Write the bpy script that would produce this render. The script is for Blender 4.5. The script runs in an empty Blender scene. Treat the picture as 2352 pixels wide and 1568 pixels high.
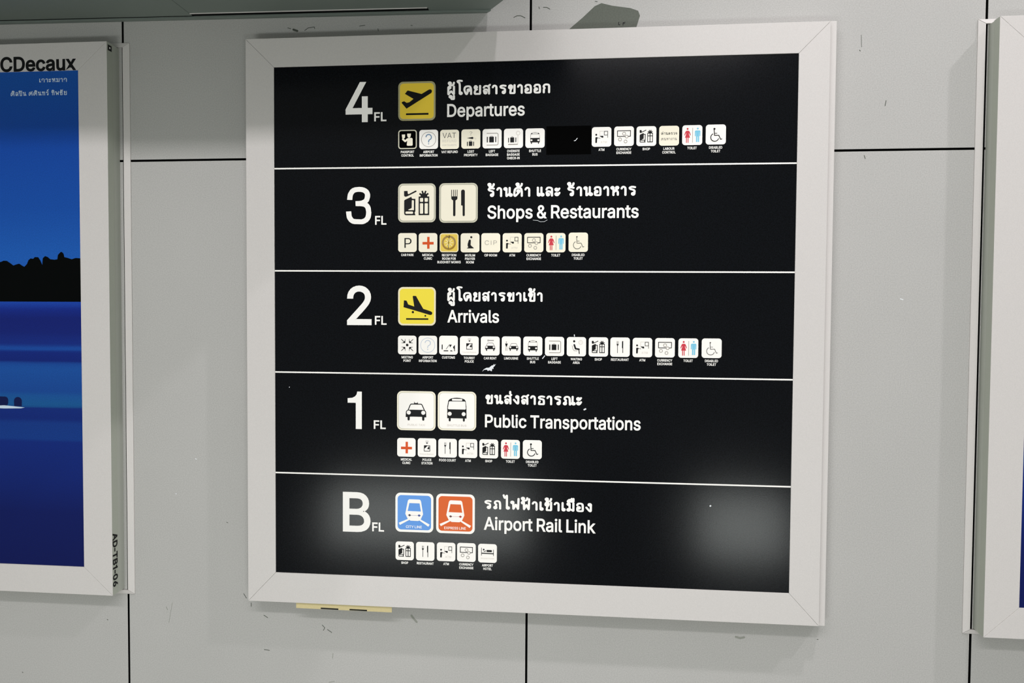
import bpy, math, random
from mathutils import Matrix, Vector
from mathutils.geometry import tessellate_polygon

S = bpy.context.scene
COL = S.collection
EYE = 1.55            # height of the camera above the floor
D = 0.0445            # how far the frames stand proud of the wall

# ------------------------------------------------------------------ camera
cd = bpy.data.cameras.new('camera'); cam = bpy.data.objects.new('camera', cd); COL.objects.link(cam)
cd.sensor_width = 36.0; cd.lens = 26.97; cd.clip_start = 0.02
_r = Vector((0.995026, 0.099418, 0.00631)); _d = Vector((0.009567, -0.032325, -0.999432)); _f = Vector((-0.099157, 0.994521, -0.033115))
cam.matrix_world = Matrix(((_r.x, -_d.x, -_f.x, 0.1260), (_r.y, -_d.y, -_f.y, -1.6149), (_r.z, -_d.z, -_f.z, 0.0219 + EYE), (0, 0, 0, 1)))
S.camera = cam

# ------------------------------------------------------------------ world, lamps, exposure
w = bpy.data.worlds.new('world'); S.world = w; w.use_nodes = True
w.node_tree.nodes['Background'].inputs[0].default_value = (0.965, 1.0, 0.955, 1)
w.node_tree.nodes['Background'].inputs[1].default_value = 0.41
S.view_settings.view_transform = 'Standard'; S.view_settings.look = 'None'
S.view_settings.exposure = -0.07; S.view_settings.gamma = 1.0; S.view_settings.use_curve_mapping = False

def area(name, loc, target, sx, sy, power, color):
    l = bpy.data.lights.new(name, 'AREA'); l.shape = 'RECTANGLE'; l.size = sx; l.size_y = sy
    l.energy = power; l.color = color
    o = bpy.data.objects.new(name, l); COL.objects.link(o); o.location = loc
    o.rotation_euler = (Vector(target) - Vector(loc)).to_track_quat('-Z', 'Y').to_euler()
    return o
# ceiling luminaire down the middle of the corridor
area('ceiling_luminaire', (-0.3, -2.3, EYE + 1.5), (-0.3, 0, EYE - 0.4), 2.4, 0.14, 32, (1.0, 0.965, 0.98))
# high lamps over the right half of the wall
area('high_lamp', (1.25, -1.6, EYE + 3.7), (0.4, 0, EYE - 0.3), 0.12, 0.12, 50, (1.0, 0.95, 0.99))
area('high_lamp', (3.4, -1.6, EYE + 3.6), (0.4, 0, EYE - 0.3), 0.12, 0.12, 64, (1.0, 0.95, 0.99))
# unseen fill lamp behind the camera, added to light the wall more broadly
area('front_fill', (0.3, -5.5, EYE + 3.2), (0.2, 0, EYE), 6.0, 1.2, 14, (1.0, 0.99, 0.97))
# two unseen lamps added low behind the camera for glare on the black face
area('glare_lamp', (-0.80, -2.8, 0.41), (-0.76, 0, 0.41), 1.15, 0.34, 19, (0.95, 1.0, 0.97))
area('glare_lamp', (0.99, -2.8, 0.41), (0.97, 0, 0.41), 0.46, 0.34, 9, (0.95, 1.0, 0.97))

# ------------------------------------------------------------------ materials
def lin(c):
    c = c / 255.0
    return c / 12.92 if c <= 0.04045 else ((c + 0.055) / 1.055) ** 2.4
def rgb(r, g, b): return (lin(r), lin(g), lin(b), 1.0)
MATS = {}
def mat(name, c, rough=0.5, spec=0.3, metal=0.0, grain=0.0, scale=900.0, mottle=0.0, glow=0.0, bump=0.0):
    if name in MATS: return MATS[name]
    m = bpy.data.materials.new(name); m.use_nodes = True; MATS[name] = m
    nt = m.node_tree; b = nt.nodes['Principled BSDF']; col = rgb(*c)
    b.inputs['Base Color'].default_value = col
    b.inputs['Roughness'].default_value = rough
    b.inputs['Specular IOR Level'].default_value = spec
    b.inputs['Metallic'].default_value = metal
    tc = nt.nodes.new('ShaderNodeTexCoord')
    src = None
    for amt, sc, det in ((grain, scale, 2.0), (mottle, 5.0, 4.0)):
        if amt <= 0: continue
        n = nt.nodes.new('ShaderNodeTexNoise'); n.inputs['Scale'].default_value = sc; n.inputs['Detail'].default_value = det
        nt.links.new(tc.outputs['Object'], n.inputs['Vector'])
        mr = nt.nodes.new('ShaderNodeMapRange'); mr.inputs['From Min'].default_value = 0.3; mr.inputs['From Max'].default_value = 0.7
        mr.inputs['To Min'].default_value = 1 - amt; mr.inputs['To Max'].default_value = 1 + amt
        nt.links.new(n.outputs['Fac'], mr.inputs['Value'])
        v = nt.nodes.new('ShaderNodeVectorMath'); v.operation = 'SCALE'
        if src is None: v.inputs[0].default_value = col[:3]
        else: nt.links.new(src, v.inputs[0])
        nt.links.new(mr.outputs[0], v.inputs['Scale']); src = v.outputs[0]
    if src is not None: nt.links.new(src, b.inputs['Base Color'])
    if bump > 0:
        n = nt.nodes.new('ShaderNodeTexNoise'); n.inputs['Scale'].default_value = 420; n.inputs['Detail'].default_value = 3
        nt.links.new(tc.outputs['Object'], n.inputs['Vector'])
        bp = nt.nodes.new('ShaderNodeBump'); bp.inputs['Strength'].default_value = bump; bp.inputs['Distance'].default_value = 0.001
        nt.links.new(n.outputs['Fac'], bp.inputs['Height']); nt.links.new(bp.outputs[0], b.inputs['Normal'])
    if glow > 0:
        b.inputs['Emission Color'].default_value = col; b.inputs['Emission Strength'].default_value = glow
    return m

# ------------------------------------------------------------------ object helpers
def put(name, me, m, parent=None, label=None):
    o = bpy.data.objects.new(name, me); COL.objects.link(o)
    if m is not None and not me.materials: me.materials.append(m)
    if parent is not None: o.parent = parent
    if label: o['label'] = label
    return o
def thing(name, label, cat, loc, group=None):
    o = bpy.data.objects.new(name, None); COL.objects.link(o); o.location = loc; o.empty_display_size = 0.05
    o['label'] = label; o['category'] = cat
    if group: o['group'] = group
    return o
def mesh(name, vs, fs, bevel=0.0):
    me = bpy.data.meshes.new(name); me.from_pydata(vs, [], fs); me.validate()
    import bmesh
    bm = bmesh.new(); bm.from_mesh(me); bmesh.ops.recalc_face_normals(bm, faces=bm.faces)
    if bevel > 0:
        bmesh.ops.bevel(bm, geom=list(bm.edges), offset=bevel, segments=2, affect='EDGES', profile=0.5)
    bm.to_mesh(me); bm.free()
    return me
def prism(pts, y0, y1):
    """pts: outline in (x, z); swept from depth y0 to y1."""
    n = len(pts)
    vs = [(x, y0, z) for x, z in pts] + [(x, y1, z) for x, z in pts]
    fs = [list(range(n)), list(range(2 * n - 1, n - 1, -1))] + [[i, (i + 1) % n, n + (i + 1) % n, n + i] for i in range(n)]
    return vs, fs
def slab(name, x0, x1, z0, z1, y0, y1, bevel=0.0):
    return mesh(name, *prism([(x0, z0), (x1, z0), (x1, z1), (x0, z1)], y0, y1), bevel=bevel)

# ------------------------------------------------------------------ flat print / cut vinyl: outlines with holes, a fraction of a millimetre thick
def sarea(p): return sum(p[i][0] * p[(i + 1) % len(p)][1] - p[(i + 1) % len(p)][0] * p[i][1] for i in range(len(p))) / 2
def arc(cx, cy, r, a0, a1, n=20, ry=None):
    ry = ry or r
    return [(cx + r * math.cos(math.radians(a0 + (a1 - a0) * i / n)), cy + ry * math.sin(math.radians(a0 + (a1 - a0) * i / n))) for i in range(n + 1)]
def disc(cx, cy, r, n=24): return arc(cx, cy, r, 0, 360 * (n - 1) / n, n - 1)
def rrect(x0, x1, y0, y1, r, n=6):
    return arc(x1 - r, y1 - r, r, 0, 90, n) + arc(x0 + r, y1 - r, r, 90, 180, n) + arc(x0 + r, y0 + r, r, 180, 270, n) + arc(x1 - r, y0 + r, r, 270, 360, n)
def inside(pt, poly):
    x, y = pt; c = False; n = len(poly)
    for i in range(n):
        (x0, y0), (x1, y1) = poly[i], poly[i - 1]
        if (y0 > y) != (y1 > y) and x < (x1 - x0) * (y - y0) / (y1 - y0) + x0: c = not c
    return c
def offset(poly, d):
    """move a CCW outline outwards by d (a CW hole shrinks)."""
    n = len(poly); out = []
    for i in range(n):
        a, b, c = Vector(poly[i - 1]), Vector(poly[i]), Vector(poly[(i + 1) % n])
        u = (b - a); v = (c - b)
        if u.length < 1e-9 or v.length < 1e-9: out.append(poly[i]); continue
        u.normalize(); v.normalize()
        n1 = Vector((u.y, -u.x)); n2 = Vector((v.y, -v.x)); m = n1 + n2
        if m.length < 1e-3: m = n1.copy()
        m.normalize(); k = max(0.5, m.dot(n1))
        p = b + m * (d / k); out.append((p.x, p.y))
    return out
class Flat:
    def __init__(s): s.polys = []
    def poly(s, outer, *holes): s.polys.append((list(outer), [list(h) for h in holes])); return s
    def rect(s, x0, y0, x1, y1): return s.poly([(x0, y0), (x1, y0), (x1, y1), (x0, y1)])
    def dot(s, cx, cy, r): return s.poly(disc(cx, cy, r))
    def ring(s, cx, cy, r, wd): return s.poly(disc(cx, cy, r + wd / 2, 32), disc(cx, cy, r - wd / 2, 32))
    def line(s, pts, wd, closed=False, round_=True):
        pts = [Vector(p) for p in pts]; seg = list(zip(pts, pts[1:] + ([pts[0]] if closed else [])))
        if not closed: seg = seg[:len(pts) - 1]
        for a, b in seg:
            u = b - a
            if u.length < 1e-9: continue
            u.normalize(); q = Vector((-u.y, u.x)) * wd / 2
            s.poly([tuple(a + q), tuple(a - q), tuple(b - q), tuple(b + q)])
        js = pts if (round_ or closed) else pts[1:-1]
        for p in js: s.poly(disc(p.x, p.y, wd / 2, 10))
        return s
    def build(s, name, fx, fy, y_back, y_front):
        """fx, fy map outline coordinates to metres in the plane of the sign."""
        vs = []; fs = []
        for k_, (outer, holes) in enumerate(s.polys):
            loops = [[(fx(x, y), fy(x, y)) for x, y in l] for l in [outer] + holes]
            cat = [p for l in loops for p in l]; base = len(vs); n = len(cat)
            tri = tessellate_polygon([[Vector((p[0], p[1], 0)) for p in l] for l in loops])
            yf = y_front - 3e-6 * (len(vs) and k_ % 40)      # overlapping pieces never share a plane
            vs += [(p[0], yf, p[1]) for p in cat] + [(p[0], y_back, p[1]) for p in cat]
            for t in tri:
                a, b, c = (cat[i] for i in t)
                ar = (b[0] - a[0]) * (c[1] - a[1]) - (c[0] - a[0]) * (b[1] - a[1])
                if abs(ar) < 1e-14: continue
                fs.append([base + i for i in (t if ar > 0 else t[::-1])])
            o = base
            for k, l in enumerate(loops):
                m = len(l); ccw = (sarea(l) > 0) == (k == 0)
                for i in range(m):
                    j = (i + 1) % m; f = [o + i, o + j, o + j + n, o + i + n]
                    fs.append(f[::-1] if ccw else f)
                o += m
        me = bpy.data.meshes.new(name); me.from_pydata(vs, [], fs)
        return me

# ------------------------------------------------------------------ letters: outlines in thousandths of an em
GLYPH_TEXT = """
A 480 16,0,85,0,135,142,344,142,395,0,463,0,276,509,201,509|191,302,213,371,239,456,264,372,287,302,324,199,155,199
B 456 238,285,125,285,125,452,240,452,270,449,294,442,313,429,326,412,333,393,336,372,333,348,323,326,308,309,288,296,265,288|125,57,125,231,248,231,279,228,306,218,327,203,342,184,352,161,355,137,353,115,344,96,330,80,309,67,281,60,245,57|60,509,60,0,247,0,301,4,344,18,368,31,386,48,400,67,413,100,418,136,414,173,402,203,385,227,363,245,339,257,315,262,315,267,336,275,356,286,373,301,387,320,395,344,398,374,394,410,381,442,359,469,329,491,289,504,241,509
C 510 48,179,70,115,104,63,150,25,205,1,267,-7,305,-4,341,5,373,19,402,38,428,62,448,91,463,124,473,160,408,160,401,136,389,114,375,96,357,81,337,69,315,60,292,55,267,53,223,59,184,76,151,105,125,145,109,194,103,254,109,314,125,364,150,403,184,432,223,450,267,456,292,454,315,449,337,440,357,428,375,413,389,395,401,373,408,348,473,348,463,385,448,418,427,447,402,471,373,490,340,504,305,513,267,516,205,508,150,484,104,445,70,393,48,329,40,254
D 502 60,509,60,0,219,0,291,8,351,31,398,68,433,119,455,181,462,255,455,329,433,391,399,441,353,478,294,501,225,509|275,446,320,428,344,410,364,388,379,361,394,312,399,255,394,198,379,149,363,122,343,99,318,81,272,63,215,57,125,57,125,452,221,452
E 419 125,57,125,229,355,229,355,286,125,286,125,452,372,452,372,509,60,509,60,0,375,0,375,57
F 410 125,0,125,221,346,221,346,278,125,278,125,452,369,452,369,509,60,509,60,0
G 520 47,179,69,116,104,64,149,25,205,1,269,-7,326,0,377,19,419,50,451,91,471,141,478,200,478,256,283,256,283,199,415,199,410,160,396,123,374,93,345,71,309,57,269,53,224,59,184,76,151,105,125,145,109,194,103,254,109,314,125,364,150,404,183,432,222,450,265,456,291,454,315,448,337,439,356,427,373,411,387,393,399,372,408,349,474,349,465,384,449,416,429,445,403,469,374,489,340,504,304,513,265,516,203,508,149,484,103,445,69,393,47,329,40,254
H 517 60,0,125,0,125,232,392,232,392,0,457,0,457,509,392,509,392,289,125,289,125,509,60,509
I 301 31,57,31,0,269,0,269,57,183,57,183,452,269,452,269,509,31,509,31,452,118,452,118,57
J 396 33,173,33,145,38,100,52,63,75,33,106,11,143,-2,185,-7,227,-2,263,11,294,33,318,63,332,100,336,145,336,509,272,509,272,145,269,117,261,93,248,74,230,61,209,53,185,50,160,53,139,61,122,74,108,93,100,117,98,145,98,173
K 467 60,509,60,0,125,0,125,167,198,245,372,0,449,0,243,289,448,509,364,509,212,344,174,303,139,261,124,242,125,334,125,509
L 393 60,509,60,0,361,0,361,57,125,57,125,509
M 628 122,0,122,328,120,416,120,435,129,408,145,361,159,321,170,291,286,0,342,0,456,291,467,322,482,363,498,409,507,436,506,413,505,369,504,327,504,0,568,0,568,509,476,509,352,187,342,158,330,121,318,83,315,73,311,84,299,123,287,159,277,187,152,509,60,509,60,0
N 523 124,328,122,384,120,431,148,381,177,331,202,290,387,0,463,0,463,509,399,509,399,157,401,108,403,76,388,107,363,151,343,183,136,509,60,509,60,0,125,0,125,291
O 533 48,179,70,115,105,63,150,25,205,1,267,-7,329,1,384,25,429,63,464,115,486,179,493,254,486,329,464,393,429,445,384,484,329,508,267,516,205,508,150,484,105,445,70,393,48,329,40,254|125,144,109,194,103,254,109,314,125,364,151,404,184,433,223,450,267,456,310,450,349,433,383,404,408,365,425,314,430,254,425,194,408,144,383,105,349,76,310,59,267,53,223,59,184,76,151,105
P 445 60,509,60,0,125,0,125,186,235,186,289,191,332,207,366,233,390,265,404,304,409,348,404,391,390,430,366,462,332,487,289,503,235,509|125,242,125,452,232,452,268,449,297,439,312,428,324,416,333,402,342,376,344,348,342,319,333,294,324,279,312,266,297,256,269,246,233,242
R 449 60,509,60,0,125,0,125,198,236,198,246,199,353,0,428,0,313,211,333,217,356,232,376,250,390,271,405,309,409,352,405,395,390,433,367,465,333,489,290,504,236,509|125,255,125,452,233,452,269,449,298,440,313,430,325,419,334,405,342,380,345,352,342,324,334,300,325,287,313,276,298,267,269,258,234,255
S 447 46,96,64,60,91,31,128,9,172,-4,224,-9,278,-4,323,11,360,34,386,64,403,99,408,139,405,171,395,198,379,220,359,238,336,252,312,264,264,279,212,293,191,300,169,308,148,319,131,334,122,345,117,359,115,376,117,391,121,405,129,418,145,435,167,448,194,456,225,459,267,453,302,437,320,421,332,402,337,378,401,378,394,415,377,449,351,476,316,498,275,511,227,516,180,511,138,498,102,476,75,448,62,425,54,400,52,372,56,341,67,313,86,289,128,260,184,239,245,222,272,214,296,205,316,193,332,179,340,168,344,154,346,139,344,122,338,106,329,92,311,74,286,60,257,52,224,49,194,52,166,59,142,71,123,88,114,102,108,118,104,137,38,137
T 449 32,509,32,452,193,452,193,0,257,0,257,452,417,452,417,509
U 517 60,509,60,173,66,124,85,80,114,43,154,15,203,-2,259,-8,315,-2,363,15,403,43,433,80,451,124,457,173,457,509,393,509,393,178,389,144,377,113,357,87,331,68,298,56,259,52,220,56,187,68,160,87,141,113,128,144,124,178,124,509
V 480 84,509,16,509,204,0,278,0,463,509,395,509,290,206,267,138,241,52,215,137,192,206
X 474 18,0,91,0,182,129,206,166,225,196,237,218,250,195,268,165,292,129,382,0,456,0,276,263,446,509,374,509,298,400,272,361,252,329,238,302,223,329,204,361,178,400,104,509,29,509,200,260
Y 472 91,509,16,509,203,208,203,0,268,0,268,208,455,509,381,509,280,344,251,293,236,263,236,264,222,292,192,344
Z 438 152,57,114,55,134,81,169,129,397,462,397,509,40,509,40,452,285,452,323,453,306,431,273,385,42,46,42,0,399,0,399,57
0 453 53,178,69,113,95,62,130,24,158,7,191,-3,227,-7,263,-3,295,7,323,24,359,62,384,113,400,178,405,254,400,330,384,395,358,447,323,484,295,502,262,512,227,516,191,512,159,502,130,484,95,447,69,395,53,330,48,254|123,144,113,194,109,254,113,314,123,365,140,405,163,435,182,449,203,457,227,460,250,457,271,449,290,435,313,405,330,365,340,314,344,254,340,194,330,144,313,103,290,74,271,60,250,52,227,50,203,52,182,60,163,74,140,103
1 453 198,509,86,427,86,358,209,448,212,448,212,55,76,55,76,0,391,0,391,55,276,55,276,509
2 453 127,362,130,390,139,413,153,433,172,447,196,457,224,460,250,457,273,449,293,436,308,419,317,397,320,371,318,348,311,327,299,305,282,282,234,229,64,47,64,0,389,0,389,57,153,57,153,60,267,180,306,223,336,259,357,290,371,318,378,345,381,372,376,411,361,445,337,474,306,497,268,511,225,516,182,511,143,496,111,473,86,442,71,405,66,362
4 453 40,158,40,105,282,105,282,0,343,0,343,105,413,105,413,163,343,163,343,318,282,318,282,163,109,163,109,166,311,509,247,509
6 453 84,74,109,40,142,15,182,-1,226,-7,271,-2,310,14,343,39,368,73,384,112,389,157,384,201,370,240,346,271,316,295,278,309,235,314,214,312,196,307,179,299,175,296,322,509,252,509,137,340,102,285,80,239,68,199,64,162,69,115|138,102,128,128,125,158,128,188,138,214,153,235,174,252,198,262,226,265,254,262,279,251,299,235,314,213,324,187,327,157,324,128,314,101,299,79,279,63,254,52,226,48,198,52,174,63,153,79
8 453 74,62,101,33,136,11,178,-2,226,-7,275,-2,317,11,352,33,378,62,391,84,398,109,401,135,397,166,387,195,372,220,351,241,327,256,300,265,300,267,323,276,343,289,359,308,372,330,379,354,382,380,377,417,361,450,337,477,306,498,269,511,226,516,184,511,146,498,114,477,90,450,75,417,70,380,73,354,80,330,93,308,109,289,129,276,153,267,153,265,125,256,101,241,81,220,65,195,55,166,52,135,54,109,62,84|129,91,119,113,115,139,119,165,130,189,147,208,169,223,196,232,226,235,256,232,283,223,305,208,322,189,333,165,337,139,333,113,323,91,307,74,285,60,258,52,226,49,195,52,167,60,145,74|177,449,200,457,226,460,252,457,275,449,294,437,308,420,316,399,319,376,316,351,307,330,293,313,274,300,252,292,226,290,201,292,178,300,159,313,145,330,136,351,133,376,136,399,145,420,159,437
a 389 48,45,68,22,94,5,126,-5,160,-9,190,-6,215,1,236,12,252,25,264,38,272,52,277,52,277,0,337,0,337,251,333,290,322,320,306,343,286,360,263,372,239,379,215,383,194,384,163,382,133,375,104,364,79,346,57,322,41,291,100,274,107,288,118,301,132,313,149,322,171,329,196,331,220,329,240,322,251,315,260,307,267,297,273,279,276,257,276,255,275,248,273,243,270,238,265,235,252,230,234,227,178,220,125,211,100,203,78,193,58,179,43,161,34,138,30,108,35,73|102,72,96,82,93,93,92,105,93,118,97,130,103,139,117,150,134,159,154,164,175,168,200,171,231,176,259,182,270,186,276,190,276,138,272,115,263,93,248,74,228,59,202,49,170,45,149,47,130,52,114,61
b 424 53,0,112,0,112,59,118,59,138,31,153,17,172,4,198,-5,229,-8,274,-2,313,16,346,45,370,84,385,133,390,189,385,245,370,293,345,332,313,361,274,378,229,384,197,381,171,373,152,360,137,346,118,319,114,319,114,509,53,509|125,115,116,150,113,189,116,229,125,263,140,291,161,312,178,322,198,328,220,330,243,328,262,322,280,311,301,290,316,261,325,227,328,189,325,151,316,117,301,88,279,66,262,55,242,49,220,47,198,49,179,55,162,65,140,86
c 396 56,85,82,46,117,16,159,-2,207,-8,235,-6,261,-1,285,9,306,21,325,37,341,56,354,78,363,102,304,117,299,102,292,89,282,76,271,66,258,58,243,52,226,48,207,46,184,49,163,55,145,66,124,89,108,117,99,151,96,187,99,224,108,258,124,287,145,310,163,321,184,328,207,330,226,329,242,325,257,319,270,311,281,301,290,289,298,276,303,262,362,277,353,301,340,322,324,341,305,356,284,368,260,377,234,383,207,384,159,378,117,360,82,330,56,291,40,243,34,187,40,133
d 424 39,133,55,84,79,45,111,16,151,-2,195,-8,227,-5,252,4,272,17,287,31,307,59,313,59,313,0,372,0,372,509,311,509,311,319,306,319,287,346,272,360,253,373,228,381,196,384,151,378,112,361,79,332,55,293,39,245,34,189|109,117,99,151,96,189,99,227,108,261,124,290,145,311,162,322,182,328,205,330,227,328,246,322,263,312,284,291,300,263,309,229,312,189,309,150,299,115,284,86,263,65,246,55,226,49,205,47,182,49,162,55,145,66,124,88
e 404 34,187,40,132,56,85,82,46,117,16,161,-2,212,-8,249,-5,283,4,311,19,335,39,353,63,365,91,306,105,297,88,285,73,271,61,254,53,234,48,212,46,179,50,151,61,128,80,110,106,100,139,97,169,371,169,371,194,368,242,357,282,341,315,319,341,294,361,266,374,236,382,205,384,157,378,115,359,81,329,55,290,39,242|99,241,109,270,125,294,146,313,164,323,183,328,205,330,227,328,246,323,263,314,283,294,298,269,307,237,308,221,97,221
h 410 53,509,53,0,114,0,114,227,117,257,126,283,141,303,161,317,184,326,210,329,235,326,256,318,273,304,286,286,293,263,296,235,296,0,357,0,357,240,353,285,341,321,321,349,295,369,264,380,227,384,200,382,175,374,152,362,132,344,116,319,114,314,114,509
i 167 41,483,43,472,47,463,54,455,63,448,73,444,84,443,95,444,105,448,114,455,121,463,125,472,126,483,125,494,121,504,114,512,105,518,95,522,84,524,73,522,63,518,54,512,47,504,43,494|53,379,53,0,114,0,114,379
k 381 114,212,114,509,53,509,53,0,114,0,114,141,154,178,294,0,372,0,201,216,360,379,284,379,121,212
l 189 53,84,55,59,62,37,74,20,91,8,112,0,139,-2,162,-1,181,3,170,54,160,53,146,52,137,53,130,54,124,58,120,62,115,77,114,99,114,509,53,509
n 410 114,0,114,227,117,257,126,283,141,303,161,317,184,326,210,329,235,326,256,318,273,304,286,286,293,263,296,235,296,0,357,0,357,240,353,285,341,321,321,349,295,369,264,380,227,384,200,382,175,374,152,362,132,344,116,319,112,310,112,379,53,379,53,0
o 415 40,133,56,85,82,46,117,16,159,-2,207,-8,256,-2,299,16,333,46,359,85,376,133,381,187,376,243,359,291,333,330,299,360,256,378,207,384,159,378,117,360,82,330,56,291,40,243,34,187|108,117,99,151,96,187,99,224,108,258,124,287,145,310,163,321,184,328,207,330,231,328,252,321,270,310,292,287,307,258,316,224,319,187,316,151,307,117,292,89,270,66,252,55,231,49,207,46,184,49,163,55,145,66,124,89
p 424 112,319,112,379,53,379,53,-143,114,-143,114,59,118,59,138,31,153,17,173,4,198,-5,229,-8,274,-2,313,16,346,45,370,84,385,133,390,189,385,245,370,293,345,332,313,361,274,378,229,384,197,381,171,373,152,360,137,346,118,319|125,115,116,150,113,189,116,229,125,263,140,291,161,312,178,322,198,328,220,330,243,328,262,322,280,311,301,290,316,261,325,227,328,189,325,151,316,117,301,88,279,66,262,55,242,49,220,47,198,49,179,55,162,65,140,86
r 259 112,321,112,379,53,379,53,0,114,0,114,237,117,262,126,284,140,301,159,315,182,323,207,326,230,324,243,322,243,384,229,384,213,385,181,380,152,367,137,354,124,339,115,321
s 365 45,63,62,38,84,18,112,3,145,-5,182,-8,223,-5,260,6,290,24,312,47,323,65,329,85,331,107,328,131,320,153,306,171,275,194,229,209,172,223,144,232,124,243,115,253,110,264,109,277,110,289,114,299,121,308,131,317,147,326,166,331,187,333,210,331,228,325,243,316,258,298,268,277,324,290,314,316,299,339,279,358,254,372,223,381,187,384,149,381,115,370,87,354,65,332,55,314,49,295,47,274,50,249,58,227,72,208,104,186,149,170,212,155,237,147,254,136,262,126,266,115,268,103,267,91,262,81,255,71,244,62,227,53,206,47,181,45,150,49,124,60,111,72,101,87,94,107,36,94
t 227 68,64,77,41,92,21,113,7,138,-1,168,-4,192,-3,213,2,202,54,185,51,170,50,156,51,144,55,136,61,130,70,127,83,126,98,126,327,204,327,204,379,126,379,126,471,65,471,65,379,6,379,6,327,65,327,65,93
u 410 53,379,53,139,57,95,69,59,89,31,115,11,146,-1,182,-5,222,0,257,17,277,35,294,60,298,70,298,0,357,0,357,379,296,379,296,153,293,122,283,97,268,77,249,62,226,53,200,50,175,53,154,61,137,75,124,94,116,117,114,144,114,379
v 389 187,87,177,121,165,155,84,379,17,379,163,0,226,0,371,379,305,379,224,155,213,121,203,87,195,59
x 379 21,0,91,0,148,85,165,112,178,136,189,155,200,136,231,85,287,0,358,0,224,192,352,379,282,379,233,306,216,279,202,253,191,233,179,253,147,306,100,379,29,379,155,195
& 448 54,62,78,34,110,12,150,-2,197,-7,234,-3,271,7,305,23,328,43,364,0,438,0,366,87,371,92,385,115,397,144,405,180,408,224,349,224,346,186,336,151,328,134,219,266,256,293,275,308,291,325,305,342,315,362,322,382,324,404,320,433,308,459,290,482,266,499,235,510,200,513,165,510,134,499,109,481,91,458,79,430,75,398,78,370,87,344,102,319,121,293,135,275,111,256,85,235,63,213,47,189,37,163,34,133,39,96|109,87,100,108,97,131,100,154,110,174,128,195,154,217,172,230,292,87,278,75,251,59,223,50,193,46,166,49,143,57,124,70|168,453,184,459,201,461,219,459,233,454,245,445,255,434,260,420,262,405,260,389,255,375,246,363,237,352,216,335,183,310,169,327,155,346,145,363,139,380,137,399,139,416,145,431,155,444
- 453 114,244,114,188,337,188,337,244
? 359 33,418,27,378,92,378,96,404,106,425,120,441,137,453,157,459,178,462,200,459,220,452,237,441,250,425,259,406,262,384,260,365,255,349,247,334,230,314,209,298,187,284,168,269,153,252,141,230,134,200,132,159,132,152,194,152,194,158,195,185,200,205,207,221,219,235,235,248,254,261,284,284,306,311,319,344,324,382,319,418,306,451,284,478,255,498,219,511,178,516,138,511,103,499,73,479,49,452|120,29,124,18,131,9,141,1,152,-3,164,-4,176,-3,186,1,196,9,203,18,208,29,209,41,208,53,203,64,196,73,186,80,176,85,164,86,152,85,141,80,131,73,124,64,120,53,118,41
/ 249 235,533,178,533,14,-76,71,-76
. 188 55,18,63,9,73,1,83,-3,95,-4,107,-3,118,1,128,9,135,18,140,29,141,41,140,53,135,64,128,73,118,81,107,85,95,87,83,85,73,81,63,73,55,64,51,53,50,41,51,29
W 686 16,509,155,0,230,0,318,323,335,395,343,437,351,391,368,323,455,0,530,0,670,509,603,509,523,196,510,145,499,94,492,62,486,94,462,196,380,509,306,509,224,196,211,145,200,94,193,61,187,94,163,196,82,509
3 400 4,141,10,101,15,83,23,67,43,38,67,19,88,9,111,5,203,2,231,7,251,15,284,37,303,61,314,82,321,106,326,154,318,224,306,254,290,275,276,285,276,291,289,305,296,316,310,367,311,399,305,426,288,457,272,472,251,486,232,494,212,500,173,504,116,499,88,489,69,476,53,460,28,416,23,399,17,353,23,351,17,351,16,332,82,329,85,364,89,391,99,411,112,426,129,434,158,438,187,437,211,432,229,422,241,409,245,395,244,373,240,353,235,341,223,330,203,320,174,315,123,313,125,247,197,245,227,238,244,227,254,208,260,172,259,136,252,105,239,86,221,74,201,68,133,70,107,73,93,82,80,100,74,117,68,177,2,174,3,161,36,163,3,161,4,143,14,142
ก 990 -84,705,-75,657,-72,657,-61,619,-30,576,-5,551,-10,542,-30,490,-36,467,-40,468,-55,397,-51,396,-57,382,-63,290,-65,169,-65,0,-50,-58,-8,-100,50,-115,108,-100,150,-58,165,0,165,277,172,357,183,409,191,429,206,444,204,446,225,468,229,483,232,482,243,511,241,512,252,554,246,578,249,579,243,608,239,607,230,641,215,656,218,658,193,687,190,684,169,708,147,722,150,758,167,805,186,836,205,853,228,864,320,873,428,861,466,851,479,841,494,814,505,757,505,0,520,-58,562,-100,620,-115,678,-100,720,-58,735,0,735,769,729,790,733,791,716,876,712,875,704,908,670,971,639,1004,641,1006,590,1046,588,1044,576,1056,547,1064,548,1068,480,1085,479,1081,469,1084,469,1087,403,1098,403,1095,392,1099,314,1102,251,1100,239,1095,238,1099,176,1089,176,1085,145,1079,93,1052,83,1050,66,1032,63,1035,19,995,22,992,-1,971,-34,915,-42,892,-46,894,-71,824,-67,822,-76,801,-85,741,-82,741,-86,726,-80,706
ข 990 -94,714,-95,700,-80,642,-66,629,-62,612,-13,537,62,488,106,479,94,441,97,440,94,427,90,428,76,361,80,360,74,349,69,274,67,272,63,207,61,205,59,148,57,145,55,9,70,-48,112,-90,135,-96,134,-100,162,-109,163,-106,198,-115,592,-115,649,-100,691,-58,723,16,735,62,735,1000,720,1058,678,1100,620,1115,562,1100,520,1058,505,1000,505,115,286,115,290,188,303,320,314,374,329,418,346,452,370,488,381,500,409,548,412,563,415,562,436,616,437,630,441,629,456,688,452,689,455,701,459,700,469,765,465,766,469,786,468,843,460,870,464,871,450,918,446,917,434,949,410,988,384,1012,386,1015,348,1045,346,1042,327,1056,289,1077,261,1083,262,1087,222,1095,221,1092,192,1097,151,1096,125,1088,124,1092,81,1079,82,1075,56,1068,45,1061,-16,1008,-39,969,-51,941,-54,942,-71,892,-67,891,-75,870
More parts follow.
